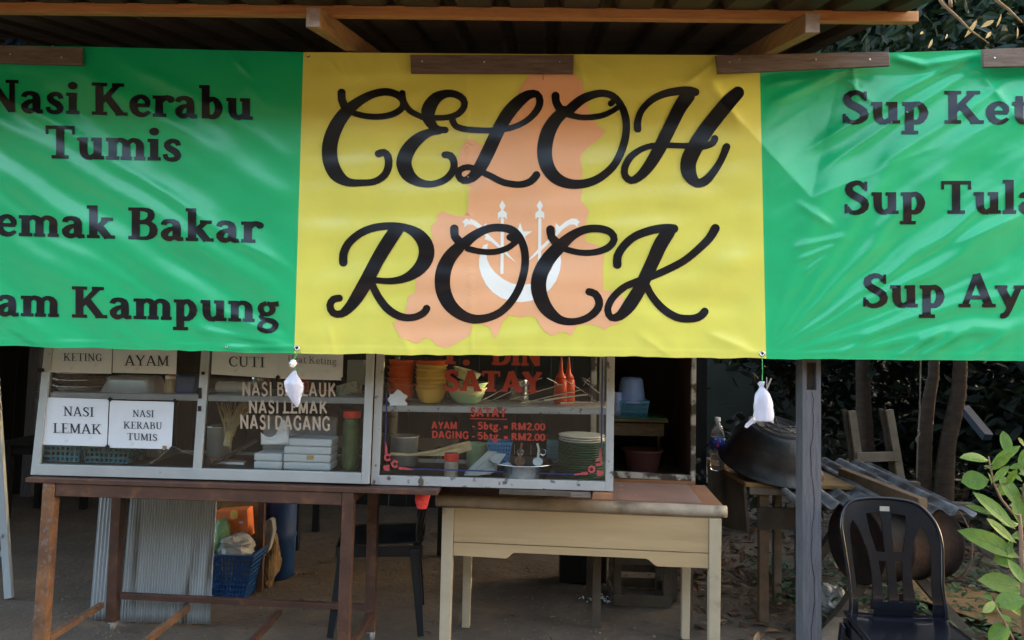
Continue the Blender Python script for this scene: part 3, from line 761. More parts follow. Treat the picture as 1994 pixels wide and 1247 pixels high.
# script lettering
CE = [
 [(272,578,50),(274,622,50),(292,665,52)],
 [(650,582,42),(658,632,40),(695,688,38),(755,722,36),(800,738,40)],
 [(350,706,36),(425,724,37),(520,727,38),(600,708,40),(652,668,42),(652,622,44),(612,588,46),(545,573,48),(460,590,50),(370,640,62),(290,710,80),(232,800,90),(200,900,95),(202,1000,95),(240,1085,88),(310,1134,55),(400,1139,42),(480,1130,42),(540,1090,46),(565,1030,48),(560,975,48),(535,950,46),(502,958,46)],
 [(860,735,36),(930,732,36),(995,712,40),(1035,665,42),(1030,620,44),(985,590,46),(925,584,50),(860,612,72),(818,672,88),(812,730,80),(838,782,58),(875,806,42),(918,810,42)],
 [(880,818,40),(820,826,50),(750,865,72),(690,930,88),(660,1010,95),(685,1085,86),(745,1132,56),(830,1147,40),(915,1120,44),(965,1065,46),(972,1010,46),(950,970,46),(915,965,42)],
 [(962,748,42),(982,785,40),(1040,805,38),(1130,812,36),(1220,812,36),(1330,796,36),(1425,752,38),(1490,685,44),(1507,628,46),(1488,588,46),(1440,590,58),(1380,630,74),(1315,700,82),(1265,780,82),(1225,860,82),(1178,960,84),(1130,1050,78),(1080,1108,60),(1030,1124,44),(1000,1096,42),(1010,1058,40),(1060,1041,38),(1115,1060,38),(1190,1092,40),(1280,1136,42),(1380,1150,42),(1450,1130,46),(1486,1090,48)],
]
OH = [
 [(235,212,72),(240,268,70),(268,318,74)],
 [(345,375,58),(440,400,52),(540,402,52),(650,385,52),(740,345,48),(790,310,46)],
 [(722,282,52),(738,268,52)],
 [(365,330,90),(460,250,84),(560,205,72),(650,190,64),(740,215,64),(810,290,62),(850,390,66),(860,500,66),(840,630,68),(790,760,68),(720,860,68),(600,950,72),(470,990,78),(340,985,90),(230,930,110),(160,830,126),(138,700,132),(165,550,130),(230,430,115),(310,350,100)],
 [(960,505,66),(958,450,64),(990,350,58),(1070,260,60),(1180,200,66),(1320,170,74),(1420,165,70),(1470,180,70)],
 [(1400,215,130),(1330,320,120),(1260,460,116),(1200,580,116),(1140,700,112),(1060,830,100),(980,920,80),(905,960,66),(850,920,64),(845,850,64),(890,760,62),(980,690,54),(1080,655,52),(1200,648,50),(1320,652,50),(1440,655,54),(1540,660,56),(1620,630,60),(1640,590,64)],
 [(1845,185,110),(1760,270,130),(1660,390,134),(1560,520,136),(1470,660,140),(1410,790,140),(1415,900,130),(1480,980,84),(1560,960,80),(1640,870,66),(1700,770,62),(1745,662,66)],
]
RO = [
 [(347,452,52),(348,400,52),(378,335,50),(445,275,48),(530,238,48),(640,224,46),(740,238,50),(820,285,78),(862,355,96),(858,430,96),(810,500,78),(730,550,52),(640,568,40),(545,562,38)],
 [(680,245,84),(620,335,88),(560,435,86),(500,550,86),(440,655,82),(390,725,66),(335,772,48),(282,765,46),(264,718,46),(285,682,46),(322,674,44)],
 [(522,580,45),(562,662,48),(622,740,50),(700,788,48),(780,795,44),(845,768,46),(866,738,46)],
 [(1038,242,54),(1042,290,52),(1072,325,56)],
 [(1120,366,38),(1200,384,38),(1290,386,38),(1370,362,38),(1425,320,36)],
 [(1382,295,40),(1402,305,40)],
 [(1100,335,70),(1165,282,58),(1250,242,50),(1335,236,50),(1405,256,52),(1455,315,48),(1478,400,48),(1474,500,48),(1442,610,48),(1382,708,48),(1300,776,48),(1190,805,54),(1095,785,66),(1012,718,84),(968,620,95),(970,510,95),(1010,420,86),(1065,360,74)],
]
CK = [
 [(230,247,54),(236,292,52),(264,325,56)],
 [(310,366,38),(410,390,38),(510,388,40),(590,358,44),(626,310,46),(606,266,46),(540,242,48),(450,246,50),(365,285,60),(285,355,80),(210,440,90),(162,540,95),(160,640,95),(205,740,84),(288,808,54),(380,820,44),(468,792,46),(524,740,50),(532,690,50),(508,648,48),(470,634,46)],
 [(646,465,54),(648,412,52),(684,352,50),(752,292,50),(850,254,52),(940,238,52),(998,242,56)],
 [(965,262,84),(915,340,88),(872,435,84),(830,525,82),(780,625,82),(720,720,82),(660,785,58),(608,795,44),(586,748,44),(610,682,44),(680,612,44),(760,574,44),(850,543,44),(950,500,46),(1060,442,46),(1150,370,48),(1220,300,52),(1256,240,56)],
 [(822,585,46),(862,662,46),(930,740,48),(1020,794,48),(1110,802,48),(1165,785,50),(1190,758,50)],
]
sh = Sheet(6)
for st_ in CE: sh.ribbon(crop(st_, 3.197, 580, 0))
for st_ in OH: sh.ribbon(crop(st_, 4.532, 1030, 140))
o_ = sh.build('lettering', inkv, B, ban, .0029); o_['label'] = 'black script word CELOH'
sh = Sheet(6)
for st_ in RO: sh.ribbon(crop(st_, 3.197, 560, 370))
for st_ in CK: sh.ribbon(crop(st_, 3.197, 1000, 370))
o_ = sh.build('lettering', inkv, B, ban, .0029); o_['label'] = 'black script word ROCK'
for txt, x, y, cap, x1, y1 in (('Nasi Kerabu', -33, 217, 63, 494, 234), ('Tumis', 86, 308.5, 64, 356, 314), ('Lemak Bakar', -66, 457, 62, 511, 473.5), ('Ayam Kampung', -128, 612, 61, 547, 628.5),
                               ('Sup Keting', 1636, 241, 64, 2155, 241), ('Sup Tulang', 1640, 417, 64, 2141, 416), ('Sup Ayam', 1676, 598.5, 65, 2129, 599)):
    adv = lambda t_: sum(glyph(c_, .21, .115, .105)[1] for c_ in t_)
    pos_ = 0
    for word in txt.split(' '):
        f0, f1 = pos_ / adv(txt), (pos_ + adv(word)) / adv(txt); pos_ += adv(word + ' ')
        sh = Sheet(7); write(sh, word, x + (x1 - x) * f0, y + (y1 - y) * f0, cap, T=.21, t=.115, s=.105, x1=x + (x1 - x) * f1, y1=y + (y1 - y) * f1)
        o_ = sh.build('lettering', inkv, B, ban, .0024); o_['label'] = 'black serif word ' + word
def eyelet(px, py, r=.011):
    c = B(px, py, .002)
    mt_ = MB().lathe(c, [(r * .45, .001), (r * .55, .003), (r * .8, .0036), (r, .0015), (r * 1.02, 0)], 16, Matrix.Rotation(R(90), 3, 'X'))
    e = mt_.build('eyelet', M['steel'], ban, smooth=True)
    MB().lathe(c + Vector((0, -.0006, 0)), [(r * .5, 0), (r * .5, .0004)], 14, Matrix.Rotation(R(90), 3, 'X')).build('eyelet_hole', M['dark'], e)
for px, py in ((578, 679), (1484, 690), (600, 111)): eyelet(px, py, .0125 if py > 200 else .009)
for px, py in ((441, 677), (104, 90)): eyelet(px, py, .005)

# battens nailed over the top edge
def batten(lab, q, nails):
    t = thing('batten', lab, 'batten', at(q[0][0], q[0][1], 3.28), 0, 'boards nailed along the top of the banner')
    YB = 3.265
    MB().slab([at(x, y, YB) for x, y in q], (0, .018, 0)).build('board', M['batten'], t, bevel=.0015)
    for nx, ny in nails:
        MB().lathe(at(nx, ny, YB - .001), [(.0045, 0), (.0038, .0016), (0, .0022)], 8, Matrix.Rotation(R(90), 3, 'X')).build('nail', M['nail'], t)
batten('stained board end nailed over the top left corner of the banner', [(-170, 118), (158, 127), (159, 93), (-170, 84)], [(20, 106), (120, 112)])
batten('brown board nailed over the yellow middle of the banner', [(800, 142), (1116, 143), (1117, 107), (799, 107)], [(822, 120), (943, 121), (1090, 121)])
batten('long grey board nailed across the yellow and green join of the banner', [(1398, 143), (1733, 128), (1732, 101), (1394, 108)], [(1421, 121), (1440, 116), (1589, 116), (1694, 116)])
batten('board end nailed over the top right corner of the banner', [(1916, 131), (2330, 122), (2330, 80), (1914, 96)], [(1937, 113), (2100, 108)])
wr = MB().tube([at(1048, 143, 3.255), at(1060, 145, 3.25), at(1057, 150, 3.25), at(1058, 156, 3.25)], .0012, 5)
wr.tube([at(1044, 144, 3.255), at(1056, 143, 3.248)], .001, 5)
tag(wr.build('wire_hook', M['dark']), 'tiny bent wire hanging under the middle board of the banner', 'wire')
rg = MB()
rg.grid(lambda u, v: at(4 + 46 * u, 87 - (4 + 7 * math.sin(u * 3.1)) * (1 - v) + 2 * math.sin(u * 17), 3.30 + .02 * math.sin(u * 12 + v * 2)), 14, 4)
tag(rg.build('blue_rag', M['blue'], solid=.003), 'frayed blue scrap of cloth on top of the left banner board', 'rag')
# ------------------------------------------------------------------ helpers for pieces drawn on an upright plane
def plate(mb, q, Y, dy):       # quad of photo pixels (bl, br, tr, tl) standing at depth Y, dy thick
    return mb.slab([at(x, y, Y) for x, y in q], (0, dy, 0))
def flat(Y): return lambda x, y, off=0: at(x, y, Y - off)

# ------------------------------------------------------------------ rusty brown steel table
TF, TR = 3.56, 4.06
tb = thing('steel_table', 'long brown steel frame table with a rusty left leg, under the glass cabinets', 'table', (at(80, 1200, TF).x, 3.8, 0))
ztop = at(400, 941, TF - .03).z
xa, xb = at(50, 928, TF - .03).x, at(853, 950, TF - .03).x
tp = MB().box(((xa+xb)/2, (TF - .03 + TR + .06)/2, ztop - .012), (xb - xa, TR - TF + .09, .022)); tp.build('table_top', M['brown'], tb, bevel=.002)
zr = ztop - .0235
def leg_line(px0, py0, px1, py1, Y): return at(px0, py0, Y), at(px1, py1, Y)
for (a, b, Y, mt_, w) in (((101, 945), (80, 1247), TF, 'rust', .056), ((680, 965), (669, 1247), TF, 'brown', .052), ((231, 965), (219, 1205), TR, 'brown', .052), ((727, 970), (722, 1195), TR, 'brown', .052)):
    p0, p1 = at(*a, Y), at(*b, Y)
    d = (p1 - p0); zend = .045 if Y == TR else .06
    p0 = p0 + d * ((zr - p0.z) / d.z); p1 = p0 + d * ((zend - p0.z) / d.z)
    lg = MB().beam(p0, p1, w, .05, up=(0, 1, 0)).build('leg', M[mt_], tb, bevel=.003)
    cs = MB().lathe(p1 + Vector((.012, .0, -.016)), [(.012, -.011), (.027, -.009), (.029, 0), (.027, .009), (.012, .011)], 16, Matrix.Rotation(R(90), 3, 'Y'))
    cs.build('caster', M['rubber'], lg, smooth=True)
    MB().box(p1 + Vector((0, 0, -.002)), (.03, .03, .012)).build('caster_fork', M['nail'], lg)
fr = MB()
fl, f2 = at(113, 962, TF), at(668, 973, TF)
fr.box(((fl.x + f2.x)/2, TF, zr - .030), (f2.x - fl.x, .042, .058))
fr.build('front_rail', M['brown'], tb, bevel=.003)
bl_, br_ = at(243, 1000, TR).x, at(712, 1000, TR).x
MB().box(((bl_ + br_)/2, TR, zr - .03), (br_ - bl_, .04, .05)).build('back_rail', M['brown'], tb, bevel=.003)
for px in (96, 681):
    a = at(px, 960, TF); MB().beam((a.x, TF + .025, zr - .03), (a.x + .01, TR - .025, zr - .03), .04, .05).build('side_rail', M['brown'], tb, bevel=.003)
zb0 = .135
for n, (f0, f1) in (('stretcher', ((100, 1240), (222, 1163))), ('stretcher', ((268, 1262), (388, 1167))), ('stretcher', ((480, 1262), (560, 1174))), ('stretcher', ((678, 1268), (731, 1181)))):
    a, b = atz(*f0, zb0), atz(*f1, zb0)
    a.y, b.y = min(max(a.y, TF - .01), TF + .03), TR - .03
    MB().beam(a, b, .028, .028).build(n, M['rust'] if f0[0] < 470 else M['brown'], tb, bevel=.002)
MB().beam(at(236, 1160, TR - .002), at(716, 1183, TR - .002), .03, .03).build('stretcher', M['brown'], tb, bevel=.002)
a, b = atz(92, 1244, zb0), atz(665, 1258, zb0)
MB().beam((a.x + .02, TF, zb0 - .02), (b.x - .01, TF, zb0 - .02), .028, .028).build('stretcher', M['rust'], tb, bevel=.002)

# ------------------------------------------------------------------ cream wooden desk (turned a little, right end nearer)
DZ = .79
dfl = atz(847, 966, DZ); dfr = atz(1418, 989, DZ)
ang = math.atan2(dfr.y - dfl.y, dfr.x - dfl.x)
DW = (dfr.xy - dfl.xy).length; DD = .56
dk = thing('desk', 'old cream painted wooden desk with a pinkish brown top under the satay cabinet', 'desk', (dfl.x, dfl.y, 0), ang)
# local frame: x along the front, y to the back
MB().box((DW/2, DD/2 + .03, DZ - .02), (DW - .02, DD - .06, .034)).build('table_top', M['trim'], dk, local=True, bevel=.004)
MB().box((DW/2 - .03, DD/2 + .012, DZ - .001), (DW - .16, DD - .105, .008)).build('top_sheet', M['formica'], dk, local=True)
ns = MB()
pr = [(.031 + .027 * math.cos(a), DZ - .027 + .029 * math.sin(a)) for a in [R(90 + 180 * i / 10) for i in range(11)]]
o = 0; K = 60
for i in range(K + 1):
    x = DW * i / K
    e = .006 * max(0, 1 - min(i, K - i) / 1.2)
    for (y, z) in pr: ns.v.append(Vector((x, y + e + .0015 * noise.noise((x * 9, z * 40, 3)), z - .0015 * noise.noise((x * 5, 2, 1)))))
for i in range(K):
    for j in range(10): ns.f.append([i*11 + j, (i+1)*11 + j, (i+1)*11 + j + 1, i*11 + j + 1])
ns.f += [list(range(11)), [K*11 + j for j in reversed(range(11))]]
ns.build('nosing', M['nosing'], dk, local=True, smooth=True)
zt_ = DZ - .058
lw = .058; xl0, xr0 = .035, DW - .085
for nm, x in (('leg', xl0), ('leg', xr0)):
    for y, w in ((.045, lw), (DD - .06, .05)):
        xx = x + (.0 if y < .1 else (.05 if x < .5 else -.06))
        l_ = MB().hexa([(xx + .004, y - w/2 + .004, -.01), (xx + w - .004, y - w/2 + .004, -.01), (xx + w - .004, y + w/2 - .004, -.01), (xx + .004, y + w/2 - .004, -.01),
                        (xx, y - w/2, zt_), (xx + w, y - w/2, zt_), (xx + w, y + w/2, zt_), (xx, y + w/2, zt_)])
        l_.build('leg', M['creamleg'], dk, local=True, bevel=.003)
xa, xb = xl0 + lw + .001, xr0 - .001
MB().box(((xa+xb)/2, .034, zt_ - .082), (xb - xa, .018, .164)).build('apron', M['cream'], dk, local=True, bevel=.0015)
z0 = zt_ - .168
out = [(xa, z0), (xa, z0 - .062)]
L = xb - xa
out += [(xa + L*.21, z0 - .066)] + [(xa + L*(.21 + .035*t), z0 - .066 + .030 * (t*t*(3-2*t))) for t in (.25, .5, .75, 1)]
out += [(xa + L*.76, z0 - .036)] + [(xa + L*(.76 + .045*t), z0 - .036 - .034 * (t*t*(3-2*t))) for t in (.25, .5, .75, 1)]
out += [(xb, z0 - .068), (xb, z0)]
MB().prism([(x, .028, z) for x, z in out], (0, .018, 0)).build('apron_rail', M['cream'], dk, local=True)
for x in (xl0 + .03, xr0 + .03): MB().box((x, DD/2 - .01, zt_ - .11), (.018, DD - .2, .2)).build('side_panel', M['cream'], dk, local=True)
MB().box((DW/2, DD - .07, zt_ - .07), (DW - .3, .018, .13)).build('back_panel', M['oldwood'], dk, local=True)

# ------------------------------------------------------------------ glass display cabinets
SHEETS = []
def cabinet(name, lab, Y, outer, mull, wid, depth, shelf_y, mat, zfloor):
    """outer: left bottom/top and right bottom/top front corners in photo pixels"""
    (lbx, lby), (ltx, lty), (rbx, rby), (rtx, rty) = outer
    base = at((lbx + rbx)/2, (lby + rby)/2, Y); t = thing(name, lab, 'display cabinet', (base.x, Y + depth/2, base.z))
    sw, bh = wid
    def bar(q, nm='frame', dy=.028, Yo=0): return plate(MB(), q, Y + Yo, dy).build(nm, M[mat], t, bevel=.0015)
    bar([(lbx, lby), (lbx + sw, lby), (ltx + sw, lty), (ltx, lty)], 'corner_post')
    bar([(rbx - sw, rby), (rbx, rby), (rtx, rty), (rtx - sw, rty)], 'corner_post')
    n = 1
    def yb(x): return lby + (rby - lby) * (x - lbx) / (rbx - lbx)
    def yt(x): return lty + (rty - lty) * (x - ltx) / (rtx - ltx)
    bar([(lbx + sw, yb(lbx + sw)), (rbx - sw, yb(rbx - sw)), (rbx - sw, yb(rbx - sw) - bh), (lbx + sw, yb(lbx + sw) - bh)], 'bottom_rail', .03, -.002)
    bar([(ltx + sw, yt(ltx + sw) + bh), (rtx - sw, yt(rtx - sw) + bh), (rtx - sw, yt(rtx - sw)), (ltx + sw, yt(ltx + sw))], 'top_rail', .03, -.002)
    if mull:
        (mbx, mtx, mw) = mull
        bar([(mbx, yb(mbx) - bh), (mbx + mw, yb(mbx + mw) - bh), (mtx + mw, yt(mtx) + bh), (mtx, yt(mtx) + bh)], 'mullion', .026, .001)
    spans = [(lbx + sw, mull[0], ltx + sw, mull[1]), (mull[0] + mull[2], rbx - sw, mull[1] + mull[2], rtx - sw)] if mull else [(lbx + sw, rbx - sw, ltx + sw, rtx - sw)]
    for a0, a1, b0, b1 in spans:
        pl = plate(MB(), [(a0, yb(a0) - bh), (a1, yb(a1) - bh), (b1, yt(b1) + bh), (b0, yt(b0) + bh)], Y + .012, .004).build('glass_pane', M['glass'], t)
        q = []
        for f in (0, 1):
            x0 = a0 + (b0 - a0) * .6; x1 = a1 + (b1 - a1) * .6
        sy0, sy1 = shelf_y(x0), shelf_y(x1)
        sb = MB()
        A, Bq = at(x0, sy0, Y + .02), at(x1, sy1, Y + .02)
        th = .028
        sb.hexa([A + Vector((0, 0, -th)), Bq + Vector((0, 0, -th)), Bq + Vector((0, depth - .06, -th)), A + Vector((0, depth - .06, -th)), A, Bq, Bq + Vector((0, depth - .06, 0)), A + Vector((0, depth - .06, 0))])
        sb.build('shelf', M['shelf'] if mat == 'alu' else M['alu_old'], t, bevel=.002)
    # floor, roof, sides and rear frame
    P = [at(lbx + sw*.5, lby - bh*.7, Y), at(rbx - sw*.5, rby - bh*.7, Y), at(ltx + sw*.5, lty + bh*.5, Y), at(rtx - sw*.5, rty + bh*.5, Y)]
    zf = zfloor
    MB().box(((P[0].x + P[1].x)/2, Y + depth/2 + .02, zf - .008), (P[1].x - P[0].x, depth - .05, .012)).build('floor_panel', M['plyback'], t)
    MB().box(((P[2].x + P[3].x)/2, Y + depth/2 + .02, P[2].z), (P[3].x - P[2].x, depth - .05, .012)).build('top_panel', M['alu'], t)
    for a, b in ((P[0], P[2]), (P[1], P[3])):
        back = Vector((0, depth, 0))
        MB().beam(a + back, b + back, .03, .03, up=(0, 1, 0)).build('rear_post', M[mat], t)
        sg = MB().hexa([a + Vector((-.003, .03, 0)), a + Vector((.003, .03, 0)), a + Vector((.003, depth - .016, 0)), a + Vector((-.003, depth - .016, 0)), b + Vector((-.003, .03, 0)), b + Vector((.003, .03, 0)), b + Vector((.003, depth - .016, 0)), b + Vector((-.003, depth - .016, 0))])
        sg.build('side_pane', M['glass'], t)
    MB().beam(P[0] + Vector((.015, depth, 0)), P[1] + Vector((-.015, depth, 0)), .03, .04).build('rear_rail', M[mat], t)
    return t
C1Y, C2Y = 3.57, 3.60
z1 = at(400, 915, C1Y).z; z2 = at(960, 935, C2Y).z
cab1 = cabinet('glass_cabinet', 'aluminium glass cabinet with white paper menu signs on the brown steel table', C1Y,
               ((59, 925), (95, 600), (718, 943), (731, 612)), (375, 396, 16), (15, 21), .46, lambda x: 764 + .018 * (x - 90), 'alu', z1)
cab2 = cabinet('glass_cabinet', 'worn aluminium glass cabinet with red SATAY lettering above the cream desk', C2Y,
               ((722, 944), (736, 612), (1194, 957), (1198, 622)), None, (15, 18), .44, lambda x: 790 + .014 * (x - 750), 'alu_old', z2)
# black hinges / latches on the first cabinet's frame
lt = MB()
for px, py, w, h in ((79, 721, 12, 7), (72, 770, 5, 14), (395, 727, 6, 6), (389, 766, 6, 21), (388, 796, 6, 10)):
    lt.slab([at(px - w/2, py + h/2, C1Y - .004), at(px + w/2, py + h/2, C1Y - .004), at(px + w/2, py - h/2, C1Y - .004), at(px - w/2, py - h/2, C1Y - .004)], (0, .004, 0))
    lt.build('latch', M['dark'], cab1); lt = MB()

# paper signs taped inside the panes
def sign(lab, q, lines, Y=C1Y + .0095, font=(.15, .07, .045)):
    t = thing('paper_sign', lab, 'sign', at(*q[0], Y), 0, 'paper menu signs')
    (x0, y0), (x1, y1), (x2, y2), (x3, y3) = q
    def f(u, v):
        x = (x0 + (x1-x0)*u)*(1-v) + (x3 + (x2-x3)*u)*v; y = (y0 + (y1-y0)*u)*(1-v) + (y3 + (y2-y3)*u)*v
        return at(x, y, Y - .0022 * math.sin(u * 3.1) * (1 - v) + .001 * math.sin(v * 5 + u * 3))
    MB().grid(f, 10, 10).build('paper', M['paper'], t, smooth=True)
    for txt, x, y, cap, xe, ye in lines:
        sh = Sheet(3); write(sh, txt, x, y, cap, *font, x1=xe, y1=ye)
        o_ = sh.build('lettering', M['ink'], flat(Y - .0026), t, .0004); o_['label'] = 'printed words ' + txt
    return t
def tape(px, py, r, t, Y=C1Y + .004): MB().slab([at(px - r, py, Y), at(px, py + r, Y), at(px + r, py, Y), at(px, py - r, Y)], (0, .002, 0)).build('tape', M['dark'], t)
s1 = sign('white paper sign reading KETING half hidden by the banner edge', [(92, 725), (217, 728), (220, 630), (95, 628)], [('KETING', 123, 703, 15, 199, 704)])
s2 = sign('white paper sign reading AYAM half hidden by the banner edge', [(219, 726), (343, 729), (347, 634), (221, 630)], [('AYAM', 242, 712, 20, 330, 713)])
s3 = sign('white paper sign reading NASI LEMAK', [(82, 866), (208, 870), (212, 778), (87, 774)], [('NASI', 123, 810, 18.5, 183, 812), ('LEMAK', 103, 843, 19, 199, 846)])
s4 = sign('white paper sign reading NASI KERABU TUMIS with a rusty stain', [(210, 872), (334, 875), (339, 783), (214, 780)], [('NASI', 258, 812, 13.5, 300, 813), ('KERABU', 240, 834.5, 13.5, 316, 836.5), ('TUMIS', 247, 857, 13.5, 307, 859)])
s5 = sign('white paper sign reading CUTI beside the frame middle', [(411, 729), (541, 737), (545, 640), (416, 636)], [('CUTI', 444, 714, 20, 516, 716)])
s6 = sign('white paper sign reading Urat Keting in thin print', [(541, 737.5), (667, 741), (670, 640), (545, 640)], [('Urat Keting', 560, 706, 14, 656, 711)], font=(.10, .05, .03))
for px, py, t in ((214, 778, s3), (340, 781, s4), (209, 870, s4), (334, 874, s4), (541, 735, s5), (668, 738, s6)): tape(px, py, 5, t)
MB().slab([at(316, 876, C1Y + .0065), at(324, 875, C1Y + .0065), at(325, 869, C1Y + .0065), at(317, 868, C1Y + .0065)], (0, .0006, 0)).build('rust_stain', M['yelwood'], s4)

# lettering on the panes
def paint(cab, lines, mat, Y, T, t, s, slant=0, label=None):
    for txt, x, y, cap, xe, ye in lines:
        sh = Sheet(4); write(sh, txt, x, y, cap, T, t, s, x1=xe, y1=ye, slant=slant)
        o_ = sh.build('lettering', mat, flat(Y), cab, .0008); o_['label'] = 'words ' + txt + ' on the glass'
paint(cab1, [('NASI BERLAUK', 470, 771, 27, 657, 773), ('NASI LEMAK', 483, 805, 25, 640, 806), ('NASI DAGANG', 466, 835, 27, 644, 839)], M['tan'], C1Y + .011, .17, .15, 0)
paint(cab2, [('P.', 866, 709, 42, 915, 710), ('DIN', 957, 711, 43, 1055, 713), ('SATAY', 863, 761, 40, 1056, 765)], M['redtext'], C2Y + .011, .26, .15, .12)
paint(cab2, [('SATAY', 915, 811, 17, 987, 813), ('AYAM', 840, 835, 14, 891, 836), ('- 5btg. = RM2.00', 919, 836, 14, 1062, 838.5), ('DAGING', 840, 853, 14, 913, 855), ('- 5btg. = RM2.00', 919, 855.5, 14, 1062, 859)], M['redtext'], C2Y + .011, .2, .18, 0)
sh = Sheet(8); sh.ribbon([(915, 815.5, 1.6), (987, 817, 1.6)], False, False); sh.build('underline', M['redtext'], flat(C2Y + .011), cab2, .0008)
for pts in ([(753, 765, 3), (752, 820, 2.6), (750, 868, 2.6)], [(800, 913, 2.6), (950, 918, 2.6), (1115, 924, 2.6)], [(1173, 700, 3), (1172, 790, 3), (1171, 878, 3)]):
    sh = Sheet(8); sh.ribbon(pts, True); sh.build('blue_border', M['bluetape'], flat(C2Y + .011), cab2, .0008)
for sg, cx, cy in ((1, 751, 908), (-1, 1170, 918)):
    sh = Sheet(3)
    def rb(pts, **k): sh.ribbon([(cx + sg * x, cy + y, w) for x, y, w in pts], **k)
    rb([(0, -46, 2), (1, -34, 5), (1, -26, 5)]); rb([(28, 4, 6), (40, 5, 4), (52, 7, 2)])
    rb([(-1, 2, 8), (4, 6, 7)]); rb([(5, 0, 6), (0, 6, 6)])
    for ax, ay, r in ((4, -17, 5.4), (18, -4, 5.4)):
        rb([(ax + r * math.cos(a), ay + r * math.sin(a), 4.2) for a in [R(30 * i) for i in range(13)]])
    sh.build('corner_scroll', M['pinkred'], flat(C2Y + .011), cab2, .0008)

# wooden packing pieces between cabinet and desk
for lab, q, mt_ in (('flat grey wooden spacer strip under the satay cabinet', [(972, 963), (1112, 968), (1112, 958), (972, 953)], 'oldwood'), ('short dark wooden spacer block under the satay cabinet', [(1111, 969), (1150, 970), (1150, 960), (1111, 959)], 'batten'), ('reddish wooden spacer block under the right cabinet corner', [(1153, 973), (1193, 974), (1193, 961), (1155, 959)], 'trim')):
    a = [at(x, y, 3.585) for x, y in q]
    tag(MB().slab(a, (0, .2, 0)).build('wood_spacer', M[mt_], bevel=.002), lab, 'wood block', 'spacers under the satay cabinet')
# ------------------------------------------------------------------ things inside the cabinets
zs1, zf1 = at(230, 766, C1Y + .02).z, z1 - .002
zs2, zf2 = at(950, 792, C2Y + .02).z, z2 - .002
def PX(px, Y): return at(px, 800, Y).x
def single(mb, name, mat, lab, cat, group=None, **k): return tag(mb.build(name, mat, **k), lab, cat, group)
def perforated(mb, c, w0, d0, w1, d1, h, nx, nz, t=.004, bar=.007):
    """open basket: tapered lattice walls with rim and floor; c = base centre"""
    c = Vector(c)
    def P(sx, sy, f): return c + Vector((sx * (w0 + (w1 - w0)*f)/2, sy * (d0 + (d1 - d0)*f)/2, h * f))
    mb.box(c + Vector((0, 0, t/2)), (w0, d0, t))
    cs = ((-1, -1), (1, -1), (1, 1), (-1, 1))
    for (a, b) in zip(cs, cs[1:] + cs[:1]):
        side = 'x' if a[1] == b[1] else 'y'
        n = nx if side == 'x' else max(3, int(nx * d0 / w0))
        up = (0, 1, 0) if side == 'x' else (1, 0, 0)
        for i in range(n + 1):
            u = i / n; q = (a[0] + (b[0]-a[0])*u, a[1] + (b[1]-a[1])*u)
            mb.beam(P(*q, 0), P(*q, 1), bar, t, up=up)
        for j in range(nz + 1):
            f = j / nz
            hh = bar if j < nz else bar * 2.2
            mb.beam(P(*a, f), P(*b, f), t if j < nz else t * 2.4, hh)
    return mb
Y0 = 3.70
x = PX(158, Y0)
for i, l in enumerate(('lowest', 'middle', 'topmost')):
    z = zs1 + i * .031
    single(MB().lathe((x, Y0, z), [(.085, 0), (.105, .004), (.116, .022), (.122, .024), (.118, .026), (.103, .008), (0, .006)], 28), 'steel_dish', M['steel'], l + ' steel dish of the stack under the KETING sign', 'dish', 'stacked steel dishes', smooth=True)
x = PX(260, Y0)
tr = MB(); w, d, h = .128, .09, .075
def rrect(w, d, r, z, n=5):
    return [(sx * (w - r) + r * math.cos(R(a)), sy * (d - r) + r * math.sin(R(a)), z) for (sx, sy, a0) in ((1, 1, 0), (-1, 1, 90), (-1, -1, 180), (1, -1, 270)) for a in [a0 + 90 * i / n for i in range(n + 1)]]
loops = [rrect(w + .006, d + .006, .03, 0), rrect(w, d, .03, .004), rrect(w * .88, d * .86, .035, h * .75), rrect(w * .82, d * .8, .03, h * .95), rrect(w * .74, d * .7, .02, h)]
n = len(loops[0])
for lp in loops: tr.v += [Vector((x, Y0, zs1)) + Vector(p) for p in lp]
for i in range(len(loops) - 1):
    for j in range(n): tr.f.append([i*n + j, i*n + (j+1) % n, (i+1)*n + (j+1) % n, (i+1)*n + j])
tr.f.append([(len(loops)-1)*n + j for j in range(n)])
single(tr, 'baking_tray', M['alum2'], 'dull aluminium tray turned upside down on the cabinet shelf', 'tray', smooth=True)
x = PX(331, Y0)
j = thing('jar', 'small tan jar with white collar and red cap on the cabinet shelf', 'jar', (x, Y0, zs1))
MB().lathe((x, Y0, zs1), [(.027, 0), (.029, .003), (.029, .062), (.026, .068)], 18).build('body', M['cork'], j, smooth=True)
MB().lathe((x, Y0, zs1 + .066), [(.029, 0), (.029, .014), (.027, .016)], 18).build('collar', M['white'], j)
MB().lathe((x, Y0, zs1 + .082), [(.018, 0), (.018, .012), (.015, .014)], 14).build('cap', M['redlid'], j)
x = PX(364, Y0)
single(MB().box((x, Y0, zs1 + .046), (.095, .08, .092)), 'plastic_box', M['blue'], 'plain blue plastic box at the end of the cabinet shelf', 'box', bevel=.01)
x = PX(455, 3.74)
rl = MB(); prof = [(.030, -.085), (.034, -.08), (.036, 0), (.034, .08), (.030, .085)]
rl.lathe((x, 3.74, zs1 + .03), prof, 20, Matrix.Rotation(R(90), 3, 'Y'), .8, 1)
single(rl, 'rolled_cloth', M['white'], 'white rolled cloth lying on the shelf under the CUTI sign', 'cloth', smooth=True)
x = PX(676, 3.72)
